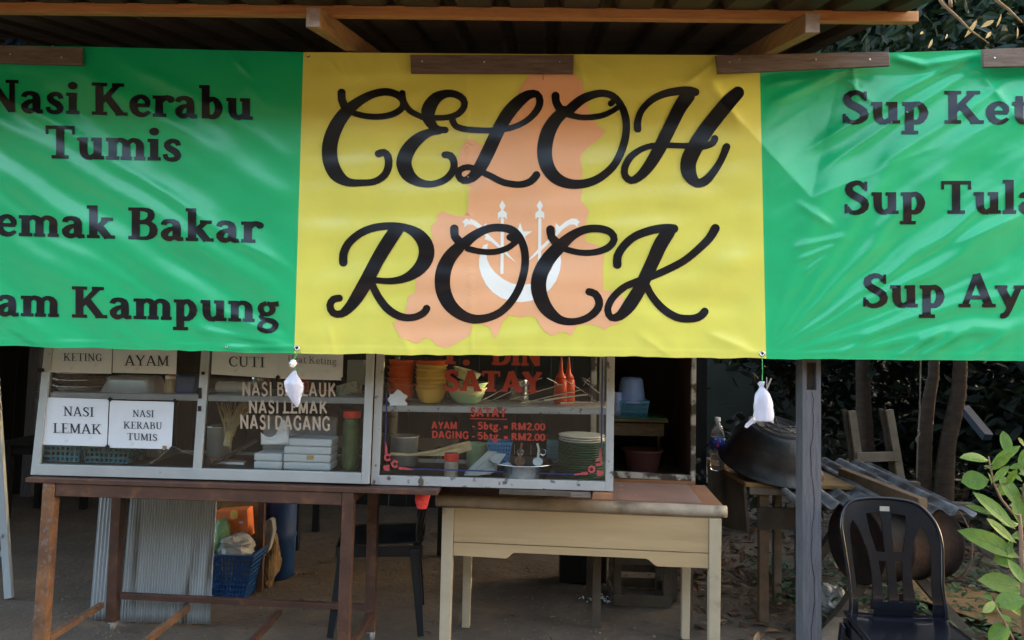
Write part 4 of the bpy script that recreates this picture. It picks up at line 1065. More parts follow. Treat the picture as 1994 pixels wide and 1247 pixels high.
single(MB().box((x, 3.72, zs1 + .04), (.105, .022, .055), Matrix.Rotation(R(-16), 3, 'Y')), 'sponge', pm('sponge', (.46, .50, .42), .9, third=((.25, .36, .28), 40, .5, .6)), 'pale green speckled sponge tilted on the shelf beside NASI BERLAUK', 'sponge', bevel=.004)
x = PX(692, 3.8)
single(MB().box((x, 3.8, zs1 + .115), (.085, .05, .12)).box((x - .005, 3.80, zs1 + .028), (.06, .05, .055)), 'carton', M['paper'], 'white paper carton standing behind the sponge at the shelf end', 'carton', bevel=.003)
for k, px, lab in ((0, 140, 'left teal perforated basket under the NASI LEMAK sign'), (1, 232, 'right teal perforated basket under the NASI KERABU TUMIS sign')):
    mb = perforated(MB(), (PX(px, 3.76), 3.76, zf1), .20, .17, .225, .19, .10, 9, 4, .004, .010)
    single(mb, 'basket', M['teal'], lab, 'basket', 'teal baskets in the cabinet')
sc = MB(); c0 = at(325, 908, 3.66)
sc.grid(lambda u, v: (c0.x - .075 + .17 * u, 3.64 + .10 * v, zf1 + .012 + .085 * math.sin(min(1, u * 1.35) * 1.57) * (1 - abs(u - .62)) * (1 - v * .5)), 12, 6)
single(sc, 'scoop', M['alum2'], 'bent aluminium scoop lying in the corner of the cabinet floor', 'scoop', solid=.002, smooth=True)
st_ = MB(); random.seed(3)
for i in range(80):
    a = at(448 + random.uniform(-12, 8), 845 + random.uniform(-6, 6), 3.78 + random.uniform(-.03, .03)); b = at(470 + random.uniform(-50, 20), 785 + random.uniform(-6, 18), 3.8 + random.uniform(-.06, .08))
    st_.tube([a, (a + b)/2 + Vector((random.uniform(-.01, .01), 0, 0)), b], .0016, 4)
st_.tube([at(442, 868, 3.78), at(447, 846, 3.78), at(450, 838, 3.78)], .02, 8)
single(st_, 'skewer_bundle', M['straw'], 'loose bundle of straw coloured skewers in the middle of the cabinet', 'bundle')
for k, (a, b, w, mt_, lab) in enumerate((((412, 905), (500, 858), .03, 'oldwood', 'dull brown slat lying across the cabinet floor'), ((408, 893), (480, 903), .014, 'trim', 'reddish stick lying on the cabinet floor'), ((412, 914), (475, 909), .010, 'white', 'thin white stick lying at the front of the cabinet floor'))):
    p0, p1 = at(*a, 3.66 + .03 * k), at(*b, 3.82 - .05 * k); p0.z = max(p0.z, zf1 + .01); p1.z = max(p1.z, zf1 + .008)
    single(MB().beam(p0, p1, w, .010), 'stick', M[mt_], lab, 'stick', 'sticks on the cabinet floor')
for k, px, w, n, nm in ((0, 534, .135, 2, 'left'), (1, 609, .225, 4, 'right')):
    for i in range(n):
        h = .037
        single(MB().box((PX(px + random.uniform(-1, 1), 3.70), 3.70, zf1 + h * (i + .5)), (w, .13, h - .002)), 'foam_box', M['foam'], ('lowest', 'second', 'third', 'topmost')[i if n == 4 or i == 0 else 3] + ' white foam box of the %s stack behind the pane' % ('narrow left' if k == 0 else 'wide right'), 'foam box', 'stacked white foam boxes', bevel=.008)
bgm = MB()
bgm.grid(lambda u, v: at(508 + 54 * u, 842 + 10 * math.sin(u * 5) * (1 - v) - 40 * max(0, 1 - abs(u - .78) * 5) * (1 - v) * .6 + 24 * v, 3.628 + .006 * noise.noise((u * 5, v * 5, 0))), 16, 8)
single(bgm, 'plastic_bag', M['white'], 'crumpled white carrier bag over the narrow foam box stack', 'bag', solid=.002, smooth=True)
pn = MB().box((PX(585, 3.84), 3.85, zf1 + .115), (.37, .02, .23))
single(pn, 'tray', pm('grey_tray', (.27, .28, .29), .5), 'grey tray standing upright behind the foam boxes', 'tray', bevel=.01)
lb = MB().box((PX(608, 3.632), 3.632, zf1 + .062), (.032, .003, .018)); tag(lb.build('sticker', pm('sticker_gold', (.5, .35, .12), .5)), 'small gold sticker on the wide foam box stack', 'sticker')
def screwjar(px, Y, zb, r, h, body, lab):
    x = PX(px, Y); t = thing('jar', lab, 'jar', (x, Y, zb))
    pr = [(r * .9, 0), (r, .006)]
    k = 6
    for i in range(k): pr += [(r, h * (.08 + .8 * i / k)), (r * .96, h * (.08 + .8 * (i + .45) / k)), (r, h * (.08 + .8 * (i + .9) / k))]
    pr += [(r * .9, h * .93), (r * .84, h)]
    MB().lathe((x, Y, zb), pr, 22).build('body', M[body], t, smooth=True)
    MB().lathe((x, Y, zb + h), [(r * .97, 0), (r * 1.0, .004), (r * 1.0, .03), (r * .95, .034)], 26).build('lid', M['redlid'], t, smooth=False)
screwjar(686, 3.70, zf1, .042, .245, 'jar', 'tall jar of green pickles with a red lid beside the foam boxes')
# second cabinet, upper shelf
Y1 = 3.76
def bowl_prof(r, h): return [(r * .55, 0), (r * .6, .004), (r * .82, h * .35), (r * .97, h * .85), (r * 1.03, h * .96), (r * 1.03, h), (r * .99, h), (r * .8, h * .4), (r * .55, .01), (0, .008)]
def stack(px, Y, zb, r, h, dz, n, mats, nm, lab, cat, grp):
    x = PX(px, Y)
    for i in range(n):
        lean = Matrix.Rotation(R(random.uniform(-2.5, 2.5)), 3, 'Y')
        o_ = single(MB().lathe((x + random.uniform(-.002, .002), Y, zb + i * dz), bowl_prof(r, h), 26, lean), nm, M[mats(i)], lab, cat, grp, smooth=True)
stack(780, Y1, zs2, .066, .06, .028, 6, lambda i: 'orange', 'bowl', 'orange plastic bowl nested in the tall orange stack on the shelf', 'bowl', 'orange bowls nested in a tall stack')
stack(838, Y1 - .02, zs2, .076, .07, .019, 8, lambda i: 'orange' if i == 7 else 'yellow', 'bowl', 'yellow plastic bowl nested in the tall yellow stack on the shelf', 'bowl', 'yellow bowls nested in a tall stack')
for o_ in C.objects:
    if o_.name.startswith('bowl') and o_.active_material == M['orange'] and 'yellow' in o_['label']:
        o_['label'] = 'orange rimmed bowl on top of the yellow bowl stack'; del o_['group']
x = PX(908, Y1)
for i, (mt_, r, lab) in enumerate((('greenbowl', .085, 'pale green bowl lowest of the short wide stack on the shelf'), ('creambowl', .096, 'cream bowl in the middle of the short wide stack'), ('greenbowl', .100, 'pale green bowl on top of the short wide stack'))):
    single(MB().lathe((x, Y1, zs2 + i * .026), bowl_prof(r, .05), 28), 'bowl', M[mt_], lab, 'bowl', smooth=True)
single(MB().lathe((x - .01, Y1, zs2 + .112), bowl_prof(.07, .05), 26, Matrix.Rotation(R(14), 3, 'Y')), 'bowl', M['creambowl'], 'tilted cream bowl lying on the short wide bowl stack', 'bowl', smooth=True)
for k, (a, b, r) in enumerate((((930, 785), (1012, 742), .0024), ((952, 783), (1055, 736), .0026), ((985, 782), (1098, 748), .0022), ((1015, 786), (1130, 760), .003), ((1060, 780), (1146, 768), .0055), ((1092, 785), (1164, 784), .0055), ((1066, 737), (1090, 750), .002), ((1100, 740), (1150, 772), .0022))):
    p0, p1 = at(*a, 3.66 + .012 * k), at(*b, 3.70 + .012 * k)
    p0.z = max(p0.z, zs2 + .004); p1.z = max(p1.z, zs2 + .006)
    single(MB().tube([p0, (p0 + p1)/2 + Vector((0, 0, .002)), p1], r, 7), 'skewer', M['steel'], 'thin steel skewer in the tangle on the satay cabinet shelf' if r < .005 else 'thick steel rod lying at the shelf front near the right post', 'skewer', 'steel skewers on the shelf')
tg = MB(); pts = [at(1172, 770, 3.66), at(1150, 752, 3.66), at(1135, 740, 3.66), at(1133, 735, 3.67), at(1143, 740, 3.66), at(1150, 745, 3.66), at(1156, 742, 3.67), at(1150, 735, 3.67), at(1142, 742, 3.67), at(1136, 752, 3.67)]
tg.tube(pts, .0016, 5); single(tg, 'tongs', M['steel'], 'wire tongs with curled ends leaning near the right post', 'tongs')
for k, px in enumerate((1091, 1106)):
    x = PX(px, 3.82); t = thing('squeeze_bottle', ('left' if k == 0 else 'right') + ' red pointed squeeze bottle of the pair on the shelf', 'bottle', (x, 3.82, zs2))
    MB().lathe((x, 3.82 + .02 * k, zs2), [(.030, 0), (.033, .004), (.033, .11), (.028, .125)], 18).build('body', M['redbottle'], t, smooth=True)
    MB().lathe((x, 3.82 + .02 * k, zs2 + .125), [(.027, 0), (.025, .012), (.012, .03), (.004, .105), (.003, .108)], 16).build('nozzle', M['redbottle'], t, smooth=True)
single(MB().grid(lambda u, v: at(757 + 34 * u + 3 * math.sin(v * 9), 766 + 24 * v + 3 * math.sin(u * 8) * (1 - v) - 5 * max(0, 1 - abs(u - .5) * 3) * (1 - v), C2Y + .018 + .01 * u), 8, 6), 'tissue', M['tissue'], 'torn white tissue stuck at the left end of the satay cabinet shelf', 'tissue', solid=.002)
# second cabinet, lower level
fan = MB(); pts = [at(760, 884, 3.70), at(800, 886, 3.72), at(845, 879, 3.74), at(885, 868, 3.76), at(915, 861, 3.78)]
for a, b in zip(pts[:-1], pts[1:]): fan.beam(a, b, .008, .012)
fan.prism([at(800, 888, 3.73), at(870, 872, 3.76), at(915, 862, 3.78), at(919, 876, 3.78), at(880, 888, 3.75)], (0, .004, 0))
single(fan, 'bamboo_fan', M['straw'], 'worn bamboo fan with a long curved handle inside the satay cabinet', 'fan')
screwjar(882, 3.66, zf2, .034, .075, 'jarclear', 'short jar with a red lid low inside the satay cabinet')
for k, q in enumerate(([(905, 922), (950, 880), (968, 882), (935, 926)], [(915, 926), (965, 884), (985, 886), (955, 926)], [(903, 931), (990, 902), (1002, 912), (930, 930)])):
    a = [at(px, py, 3.72 - .025 * k + .05 * (1 - (py - 880)/50)) for px, py in q]
    for p in a: p.z = max(p.z, zf2 + .006)
    single(MB().prism(a, (0, .008, .004)), 'folded_tray', pm('grey_card%d' % k, (.44, .45, .42), .7), ('rear', 'middle', 'front')[k] + ' grey folded tray of the three leaning in the satay cabinet', 'tray', 'grey folded trays')
single(perforated(MB(), (PX(975, 3.86), 3.86, zf2 + .04), .09, .09, .115, .115, .10, 8, 5, .003, .006), 'basket', M['bluebask'], 'small bright blue mesh basket at the back of the satay cabinet', 'basket')
bs = thing('basin', 'stainless basin holding ladles inside the satay cabinet', 'basin', (PX(1020, 3.72), 3.72, zf2))
MB().lathe((PX(1020, 3.72), 3.72, zf2), [(.10, 0), (.12, .006), (.155, .07), (.165, .072), (.163, .076), (.15, .070), (.115, .012), (0, .01)], 32).build('body', M['steel'], bs, smooth=True)
for k, (px, py, r, mt_, lab) in enumerate(((1012, 899, .026, 'trim', 'brown wooden scoop lying in the stainless basin'), (1047, 900, .024, 'white', 'white ladle head lying in the stainless basin'))):
    c = at(px, py, 3.70); mb = MB().lathe(c, [(r * .2, -r * .5), (r * .8, -r * .25), (r, r * .1), (r * .95, r * .15), (r * .6, -r * .1), (0, -r * .3)], 16, Matrix.Rotation(R(50), 3, 'X'))
    mb.tube([c, c + Vector((.004, .0, .06)), c + Vector((.008 - .012 * k, .01, .085))], [.006, .005, .005], 8)
    single(mb, 'ladle', M[mt_], lab, 'ladle')
for k, px in enumerate((1013, 1057)):
    c = at(px, 881, 3.74); mb = MB().tube([c + Vector((.014 * math.cos(R(a)), 0, .014 * math.sin(R(a)))) for a in range(0, 361, 24)], .002, 5)
    mb.tube([c + Vector((0, 0, -.014)), c + Vector((0, .0, -.05))], .002, 5)
    single(mb, 'ring_handle', M['steel'], ('left' if k == 0 else 'right') + ' steel ring handle poking out of the stainless basin', 'utensil')
single(perforated(MB(), (PX(1078, 3.86), 3.86, zf2), .05, .05, .055, .055, .15, 4, 8, .003, .006), 'basket', M['teal'], 'narrow teal cutlery holder beside the green plates', 'basket')
gx = PX(1134, 3.76)
ng = 15
for i in range(ng + 3):
    top = i >= ng
    z = zf2 + .011 * i
    r = .112
    single(MB().lathe((gx + random.uniform(-.002, .002), 3.76, z), [(r * .6, 0), (r * .65, .002), (r * .97, .010), (r, .013), (r * .96, .0135), (r * .62, .005), (0, .004)], 30), 'plate', M['platew' if top else 'plate'],
           'off white plate on top of the green plate stack' if top else 'dark green plate in the tall plate stack inside the satay cabinet', 'plate', 'white plates on the stack' if top else 'stacked green plates', smooth=True)

# more pots and tins at the back of both cabinets
def pot(px, Y, zb, r, h, mt_, lab, cat='pot', rim=1.06):
    single(MB().lathe((PX(px, Y), Y, zb), [(r * .85, 0), (r, .012), (r, h - .008), (r * rim, h), (r * .96, h + .001), (r * .93, h * .3), (0, h * .25)], 24), cat, M[mt_], lab, cat, smooth=True)
pot(430, 3.92, zf1, .06, .16, 'alum2', 'aluminium pot at the back behind the skewer bundle')
pot(110, 3.92, zf1, .08, .13, 'creambowl', 'cream tub at the back behind the teal baskets', 'tub')
pot(300, 3.90, zf1, .055, .18, 'alum2', 'tall aluminium can at the back behind the KERABU sign', 'can')
pot(790, 3.92, zf2, .07, .15, 'alum2', 'aluminium pot at the back left of the satay cabinet')
pot(930, 3.93, zf2, .05, .12, 'greenbowl', 'pale green mug at the back of the satay cabinet', 'mug')
pot(1010, 3.95, zs2, .05, .11, 'steel', 'steel can at the back of the satay cabinet shelf', 'can')
pot(505, 3.86, zs1, .045, .075, 'steel', 'steel cup on the shelf behind NASI BERLAUK', 'cup')
pot(575, 3.86, zs1, .06, .06, 'redlid', 'red bowl on the shelf behind the small water bag', 'bowl')
# ------------------------------------------------------------------ old cupboard behind the desk
CY = 4.34
cb = thing('cupboard', 'open old wooden cupboard with a chipped white frame behind the desk', 'cupboard', (PX(1270, CY), CY + .25, 0))
chip = pm('chipped_white_paint', (.36, .35, .33), .7, third=((.05, .04, .035), 14, .46, .56))
def cq(q, mt_, nm, Yo=0, dy=.03): return plate(MB(), q, CY + Yo, dy).build(nm, mt_, cb, bevel=.002)
cq([(1345, 938), (1354, 939), (1357, 600), (1348, 600)], chip, 'frame_post')
cq([(1150, 934), (1160, 934), (1163, 600), (1153, 600)], chip, 'frame_post')
cq([(1160, 929), (1345, 937), (1345, 927), (1160, 917)], chip, 'bottom_rail')
cq([(1150, 945), (1354, 950), (1354, 938), (1150, 931)], M['trim'], 'plinth', -.002, .04)
A, B2 = at(1155, 930, CY), at(1354, 936, CY)
cw = B2.x - A.x; cx = (A.x + B2.x)/2; zc0 = A.z - .01
MB().box((cx, CY + .27, zc0), (cw - .02, .48, .016)).build('floor_panel', M['oldwood'], cb)
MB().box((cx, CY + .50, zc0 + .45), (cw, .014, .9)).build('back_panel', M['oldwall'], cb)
MB().box((B2.x - .012, CY + .26, zc0 + .45), (.014, .46, .9)).build('side_panel', pm('red_brown_board', (.055, .024, .016), .8), cb)
MB().box((A.x + .012, CY + .26, zc0 + .45), (.014, .46, .9)).build('side_panel', M['oldwall'], cb)
MB().box((cx, CY + .26, zc0 + .9), (cw, .48, .016)).build('top_panel', M['oldwall'], cb)
for x in (A.x + .03, B2.x - .03):
    for y in (CY + .02, CY + .48): MB().beam((x, y, zc0 - .01), (x, y, 0), .045, .045, up=(0, 1, 0)).build('leg', M['oldwood'], cb)
YI = CY + .22
zsh = at(1240, 812, YI).z
bx = MB(); wl, wr = PX(1185, YI), PX(1294, YI)
for z, mt_ in ((zsh - .008, 'oldwood'),): bx.box(((wl + wr)/2, YI + .04, z), (wr - wl, .34, .014))
bx.box(((wl + wr)/2 + .0, YI + .04, zsh - .06), (wr - wl - .04, .30, .07)); 
for sx in (wl + .01, wr - .012):
    bx.box((sx, YI + .14, (zsh + zc0)/2 - .008), (.018, .03, zsh - zc0 - .03))
single(bx, 'wooden_shelf', M['oldwood'], 'low wooden shelf unit standing inside the old cupboard', 'shelf')
single(MB().box((PX(1243, YI), YI + .04, zsh + .004), (PX(1290, YI) - PX(1190, YI), .32, .006)), 'mat', M['greencloth'], 'dark green mat lying on the shelf inside the old cupboard', 'mat')
zm = zsh + .008
mb = perforated(MB(), (PX(1232, YI), YI, zm), .14, .13, .165, .15, .085, 12, 3, .004, .006)
single(mb, 'basket', M['bluebask'], 'bright blue slotted basket on the green mat in the cupboard', 'basket')
single(MB().lathe((PX(1229, YI), YI, zm + .075), [(.088, 0), (.09, .012), (.083, .014), (.066, .13), (.056, .145), (0, .148)], 26), 'tub', M['ltblue'], 'pale blue tub upside down on the bright blue basket', 'tub', smooth=True)
single(MB().lathe((PX(1199, YI - .03), YI - .05, zm), [(.03, 0), (.034, .13), (.036, .135)], 20), 'cup', M['ltblue'], 'pale blue cup beside the bright blue basket in the cupboard', 'cup', smooth=True)
bn = thing('washing_basin', 'dark maroon plastic basin on the cupboard floor', 'basin', (PX(1252, YI), YI, zc0 + .01))
MB().lathe((PX(1252, YI), YI, zc0 + .012), [(.085, 0), (.09, .004), (.11, .12), (.122, .124), (.122, .13), (.106, .128), (.085, .012), (0, .01)], 28).build('body', M['maroon'], bn, smooth=True)
# ------------------------------------------------------------------ hanging bags of water
bagm = pm('water_bag', (.72, .72, .82), .08, var=.12, vs_=16, trans=.25, alpha=.74, spec=.9, bump=.6, bs=30, stretch=(1.6, 1.6, .6))
def prof_bag(pts, Y, depth, n=20):
    """pts: (centre px, y px, half width px) from top to bottom"""
    mb = MB(); P = spline(pts, 3); o = 0
    for cx_, y, w in P:
        c = at(cx_, y, Y); rw = max(.0006, m(abs(w), Y)); rd = max(.0006, min(rw * .62, depth))
        for j in range(n):
            a = 2 * math.pi * j / n
            mb.v.append(c + Vector((rw * math.cos(a) * (1 + .03 * math.sin(5 * a + y * .3)), rd * math.sin(a), 0)))
    for i in range(len(P) - 1):
        for j in range(n): mb.f.append([i*n + j, i*n + (j+1) % n, (i+1)*n + (j+1) % n, (i+1)*n + j])
    mb.f += [[j for j in range(n)], [(len(P)-1)*n + j for j in range(n)]]
    return mb
HY = 3.245
w1 = thing('water_bag', 'small pointed bag of water hung on green string below the left eyelet', 'water bag', at(573, 793, HY), 0)
prof_bag([(574, 722, 2.5), (572, 729, 7), (571, 740, 15), (572, 748, 19), (573, 760, 17.5), (574, 772, 13), (577, 784, 7), (578, 793, 2)], HY, .03).build('bag', bagm, w1, smooth=True)
kn = MB()
kn.grid(lambda u, v: at(571, 708, HY) + Vector((math.sin(v * 3.14) * math.cos(u * 6.283), math.sin(v * 3.14) * math.sin(u * 6.283), math.cos(v * 3.14))) * (.0155 + .006 * noise.noise((u * 9, v * 7, 1))), 18, 12)
kn.build('knot', M['white'], w1)
sg = MB().tube([at(578, 683, HY + .03), at(577, 692, HY), at(574, 700, HY), at(572, 712, HY), at(576, 718, HY), at(574, 724, HY)], .0018, 6)
for a, b in (((577, 690), (586, 683)), ((577, 690), (587, 687)), ((574, 718), (582, 719)), ((576, 690), (572, 698))): sg.tube([at(*a, HY - .003), at(*b, HY - .008)], .0014, 5)
sg.build('string', M['cord'], w1)
w2 = thing('water_bag', 'larger bag of water with straws hung on green string below the right eyelet', 'water bag', at(1486, 824, HY), 0)
prof_bag([(1484, 743, 5), (1482, 748, 6.5), (1483, 753, 4), (1484, 758, 7), (1485, 768, 14), (1486, 782, 17.5), (1487, 800, 19), (1487, 814, 19.5), (1487, 820, 18.5)], HY, .035).build('bag', bagm, w2, smooth=True)
fl_ = MB()
fl_.prism([at(1468, 818, HY), at(1506, 818, HY), at(1507, 825, HY), at(1497, 820, HY), at(1486, 815.5, HY), at(1476, 819, HY), at(1468, 826, HY)], (0, .006, 0))
fl_.prism([at(1468, 812, HY), at(1470, 822, HY), at(1462, 828, HY - .004), at(1455, 834, HY - .006), at(1450, 832, HY - .006), at(1453, 825, HY - .004)], (0, .004, 0))
fl_.build('corner', bagm, w2)
MB().tube([at(1484, 694, HY + .03), at(1484.5, 705, HY + .01), at(1485, 725, HY), at(1484, 742, HY)], .0017, 6).build('string', M['cord'], w2)
sw_ = MB(); sw_.tube([at(1492, 760, HY - .005), at(1502, 737, HY - .01)], .0034, 8); sw_.build('straw', M['jarclear'], w2)
MB().tube([at(1493, 756, HY + .004), at(1493, 735, HY + .006)], .002, 8).build('straw', M['bag'], w2)

# ------------------------------------------------------------------ plastic chairs
def make_chair(mat, lab, loc, rz_):
    t = thing('plastic_chair', lab, 'chair', loc, rz_)
    def bp(px, py, off=0):
        x = (px - 1737) * .00194; z = .924 - (py - 970) * .002
        y = .205 + .10 * max(0, (z - .45) / .455) ** 1.2 - .75 * x * x + .02 * math.exp(-((z - .47) / .04) ** 2)
        return (x, y - off, z)
    sh = Sheet(5)
    sh.ribbon([(1652, 1200, 20), (1650, 1130, 15), (1646, 1065, 16), (1645, 1025, 20), (1655, 1000, 27), (1675, 988, 32), (1705, 983, 29), (1737, 982, 28), (1772, 985, 29), (1800, 992, 32), (1820, 1012, 28), (1830, 1045, 22), (1828, 1090, 19), (1824, 1140, 20), (1828, 1200, 24)])
    for sx in (-1, 1): sh.ribbon([(1737 + sx * 60, 1000, 36), (1737 + sx * 48, 1035, 20), (1737 + sx * 36, 1080, 18), (1737 + sx * 32, 1130, 19), (1737 + sx * 34, 1185, 26)], False)
    sh.ribbon([(1737, 985, 34), (1737, 1010, 20), (1737, 1045, 19), (1737, 1110, 18), (1737, 1185, 22)], False)
    sh.ribbon([(1700, 1081, 19), (1737, 1082, 16), (1774, 1081, 19)], False)
    sh.ribbon([(1697, 1182, 30), (1737, 1183, 30), (1777, 1182, 30)], False)
    mb = MB(); mb.v = [Vector(bp(x, y, .0004 * L)) for x, y, L in sh.v]; mb.f = sh.f
    mb.build('backrest', mat, t, local=True, solid=.010)
    rm = MB()                      # rolled outer edge of the back
    edge = [(1643, 1200), (1643, 1130), (1638, 1065), (1635, 1022), (1643, 992), (1664, 974), (1702, 968), (1737, 967), (1774, 969), (1806, 977), (1832, 1006), (1841, 1045), (1838, 1090), (1834, 1140), (1840, 1200)]
    P = spline([(a, b, 1) for a, b in edge], 8)
    rm.tube([bp(a, b, .008) for a, b, _ in P], .0075, 8); rm.build('back_rim', mat, t, local=True, smooth=True)
    MB().box((-.003, .195 + .096, .888), (.04, .002, .020)).build('label_patch', M['jarclear'], t, local=True)
    def seat(u, v):
        x = (u - .5) * (.43 - .03 * v); y = -.23 + .45 * v
        z = .462 - .016 * math.cos((u - .5) * 2.6) + .012 * v - .035 * max(0, .18 - v) / .18 * (1 if v < .18 else 0) + .02 * max(0, v - .9) * 10 * .6
        return (x, y, z)
    MB().grid(seat, 18, 18).build('seat', mat, t, local=True, smooth=True, solid=.008)
    sk = MB()
    lo = [(-.215, -.232), (.215, -.232), (.20, .215), (-.20, .215)]
    for (x0, y0), (x1, y1) in zip(lo, lo[1:] + lo[:1]): sk.beam((x0, y0, .425), (x1, y1, .425), .008, .055)
    sk.build('seat_skirt', mat, t, local=True)
    for sx in (-1, 1):
        for sy, yy in ((-1, -.215), (1, .195)):
            a = Vector((sx * .197, yy, .44)); b = Vector((sx * .235, yy + sy * .04, .0))
            l_ = MB().beam(a, b, .055, .012, up=(0, 1, 0), w1=.036, h1=.010)
            l_.beam(a + Vector((sx * .018, -sy * .02, 0)), b + Vector((sx * .014, -sy * .014, 0)), .05, .010, up=(1, 0, 0), w1=.03, h1=.009)
            l_.build('leg', mat, t, local=True, bevel=.003)
    return t
make_chair(M['blackpl'], 'black slatted plastic chair in front of the rusty drum by the grey post', (at(1737, 1100, 3.30).x, 3.09, 0), R(-2))
make_chair(M['greypl'], 'dark plastic chair seen sideways under the table beyond the right table leg', (at(742, 1100, 4.3).x, 4.34, 0), R(-82))

# ------------------------------------------------------------------ under and behind the tables
def zinc(q, Y0, lean, lab, n):
    (bl, br2, tr2, tl) = q
    def f(u, v):
        a = at(bl[0] + (br2[0]-bl[0])*u, bl[1] + (br2[1]-bl[1])*u, Y0); b = at(tl[0] + (tr2[0]-tl[0])*u, tl[1] + (tr2[1]-tl[1])*u, Y0)
        p = a + (b - a) * v
        return (p.x, Y0 + lean * v + .0042 * math.sin(u * n * 2 * math.pi) + .003 * noise.noise((u * 2, v * 2, n)), p.z)
    return tag(MB().grid(f, n * 8, 14).build('zinc_sheet', M['zinc'], solid=.0012, smooth=True), lab, 'zinc sheet')
a = atz(320, 1215, .002).y
zinc([(233, 1211), (409, 1216), (421, 925), (252, 925)], a, .03, 'wide grey corrugated metal sheet leaning behind the steel table', 33)
zinc([(174, 1206), (208, 1209), (226, 930), (191, 928)], a + .04, .03, 'narrow grey corrugated metal strip leaning left of the wide sheet', 5)

def wb(px, py): p = atz(px, py, 0); return p
# plastic basket of oddments on cartons
YB = 4.62
zc_ = at(450, 1150, YB).z
single(MB().box((at(450, 1100, YB).x, YB + .42, .17), (.34, .22, .34)), 'carton', M['cardboard'], 'brown carton standing on the ground behind the blue basket', 'carton', bevel=.004)
bk = MB(); perforated(bk, (at(447, 1100, YB).x, YB + .05, .004), .24, .22, .345, .30, .255, 14, 9, .004, .007)
single(bk, 'basket', M['blue'], 'deep blue plastic basket of bags on the ground behind the metal sheet', 'basket')
def crumple(c, r, seed, amp=.35):
    mb = MB(); c = Vector(c)
    def f(u, v):
        d = Vector((math.sin(v * math.pi) * math.cos(u * 2 * math.pi), math.sin(v * math.pi) * math.sin(u * 2 * math.pi), math.cos(v * math.pi)))
        k = 1 + amp * noise.noise(d * 1.7 + Vector((seed, 0, 0))) + amp * .6 * abs(noise.noise(d * 4.5 + Vector((0, seed, 0))))
        return c + Vector((d.x * r[0], d.y * r[1], d.z * r[2])) * k
    return mb.grid(f, 26, 16)
single(crumple((at(455, 1066, YB).x, YB + .03, at(455, 1066, YB).z), (.11, .10, .065), 3), 'plastic_bag', M['bag'], 'silvery crumpled plastic bag lying in the deep blue basket', 'bag')
single(crumple((at(425, 1050, YB).x, YB + .05, at(425, 1050, YB).z), (.05, .06, .10), 8, .2), 'bottle_bag', pm('green_bag', (.16, .30, .14), .4), 'greenish bag beside the orange carton on the basket', 'bag')
ob = thing('orange_carton', 'orange carton with a yellow mark tilted above the deep blue basket', 'carton', at(457, 1045, YB + .12))
MB().box(at(457, 1018, YB + .14), (.20, .10, .17), Matrix.Rotation(R(-6), 3, 'Y')).build('box', M['orangebox'], ob, bevel=.003)
for px, w in ((433, .03), (469, .03)): MB().box(at(px, 1018, YB + .087) , (w * .6, .002, .012)).build('print', M['ltblue'], ob)
pn_ = MB().lathe(at(456, 1003, YB + .075), [(.0, -.03), (.02, -.02), (.026, 0), (.02, .022), (.005, .03)], 10, None, 1, .25); pn_.build('print', M['yellow'], ob)
single(MB().box(at(462, 1010, YB + .26), (.30, .02, .24)), 'board', M['yelwood'], 'yellow brown board standing behind the orange carton', 'board')
single(MB().beam(at(511, 968, YB + .10), Vector((at(508, 1100, YB + .1).x, YB + .1, 0)), .035, .035, up=(0, 1, 0)), 'stake', M['brown'], 'thin dark red stake standing beside the deep blue basket', 'stake')
single(MB().prism([at(514, 1080, YB + .14), at(524, 1074, YB + .14), at(533, 1035, YB + .14), at(531, 1014, YB + .14), at(524, 1010, YB + .14), at(514, 1018, YB + .14)], (0, .06, 0)), 'plastic_bag', M['bag'], 'white plastic bag hanging beside the thin dark red stake', 'bag', bevel=.01)
single(crumple((at(500, 1090, YB).x, YB + .22, .15), (.06, .07, .16), 5, .35), 'sack', M['cardboard'], 'crumpled brown paper sack between basket and stake', 'sack')
dr = thing('water_barrel', 'blue plastic barrel standing in the dark behind the stake', 'barrel', (at(545, 1050, 4.95).x, 5.0, 0))
MB().lathe((at(540, 1050, 5.0).x, 5.02, 0), [(.10, 0), (.11, .01), (.11, .24), (.116, .26), (.11, .28), (.11, .58), (.116, .6), (.11, .62), (.105, .80), (.09, .82)], 30).build('body', pm('dim_blue_plastic', (.006, .032, .11), .45), dr, smooth=True)
MB().lathe((at(540, 1050, 5.0).x, 5.02, .82), [(.095, 0), (.095, .03), (.08, .035)], 26).build('lid', M['blue'], dr)
# dark table and stool further in
def plain_table(lab, x0, x1, y0, y1, h, mt_, nm='table'):
    t = thing(nm, lab, 'table', ((x0+x1)/2, (y0+y1)/2, 0))
    MB().box(((x0+x1)/2, (y0+y1)/2, h - .015), (x1-x0, y1-y0, .03)).build('table_top', mt_, t)
    for x in (x0 + .05, x1 - .05):
        for y in (y0 + .05, y1 - .05): MB().beam((x, y, h - .03), (x, y, 0), .05, .05, up=(0, 1, 0)).build('leg', mt_, t)
    MB().box(((x0+x1)/2, y0 + .05, h - .07), (x1-x0-.16, .02, .07)).build('apron', mt_, t)
p = wb(572, 1073)
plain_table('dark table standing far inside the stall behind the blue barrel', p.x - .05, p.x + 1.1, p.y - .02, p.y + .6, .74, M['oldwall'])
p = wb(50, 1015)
plain_table('dark side table in the gloom left of the glass cabinet', p.x - .25, p.x + .25, p.y, p.y + .5, .62, M['oldwall'], 'side_table')
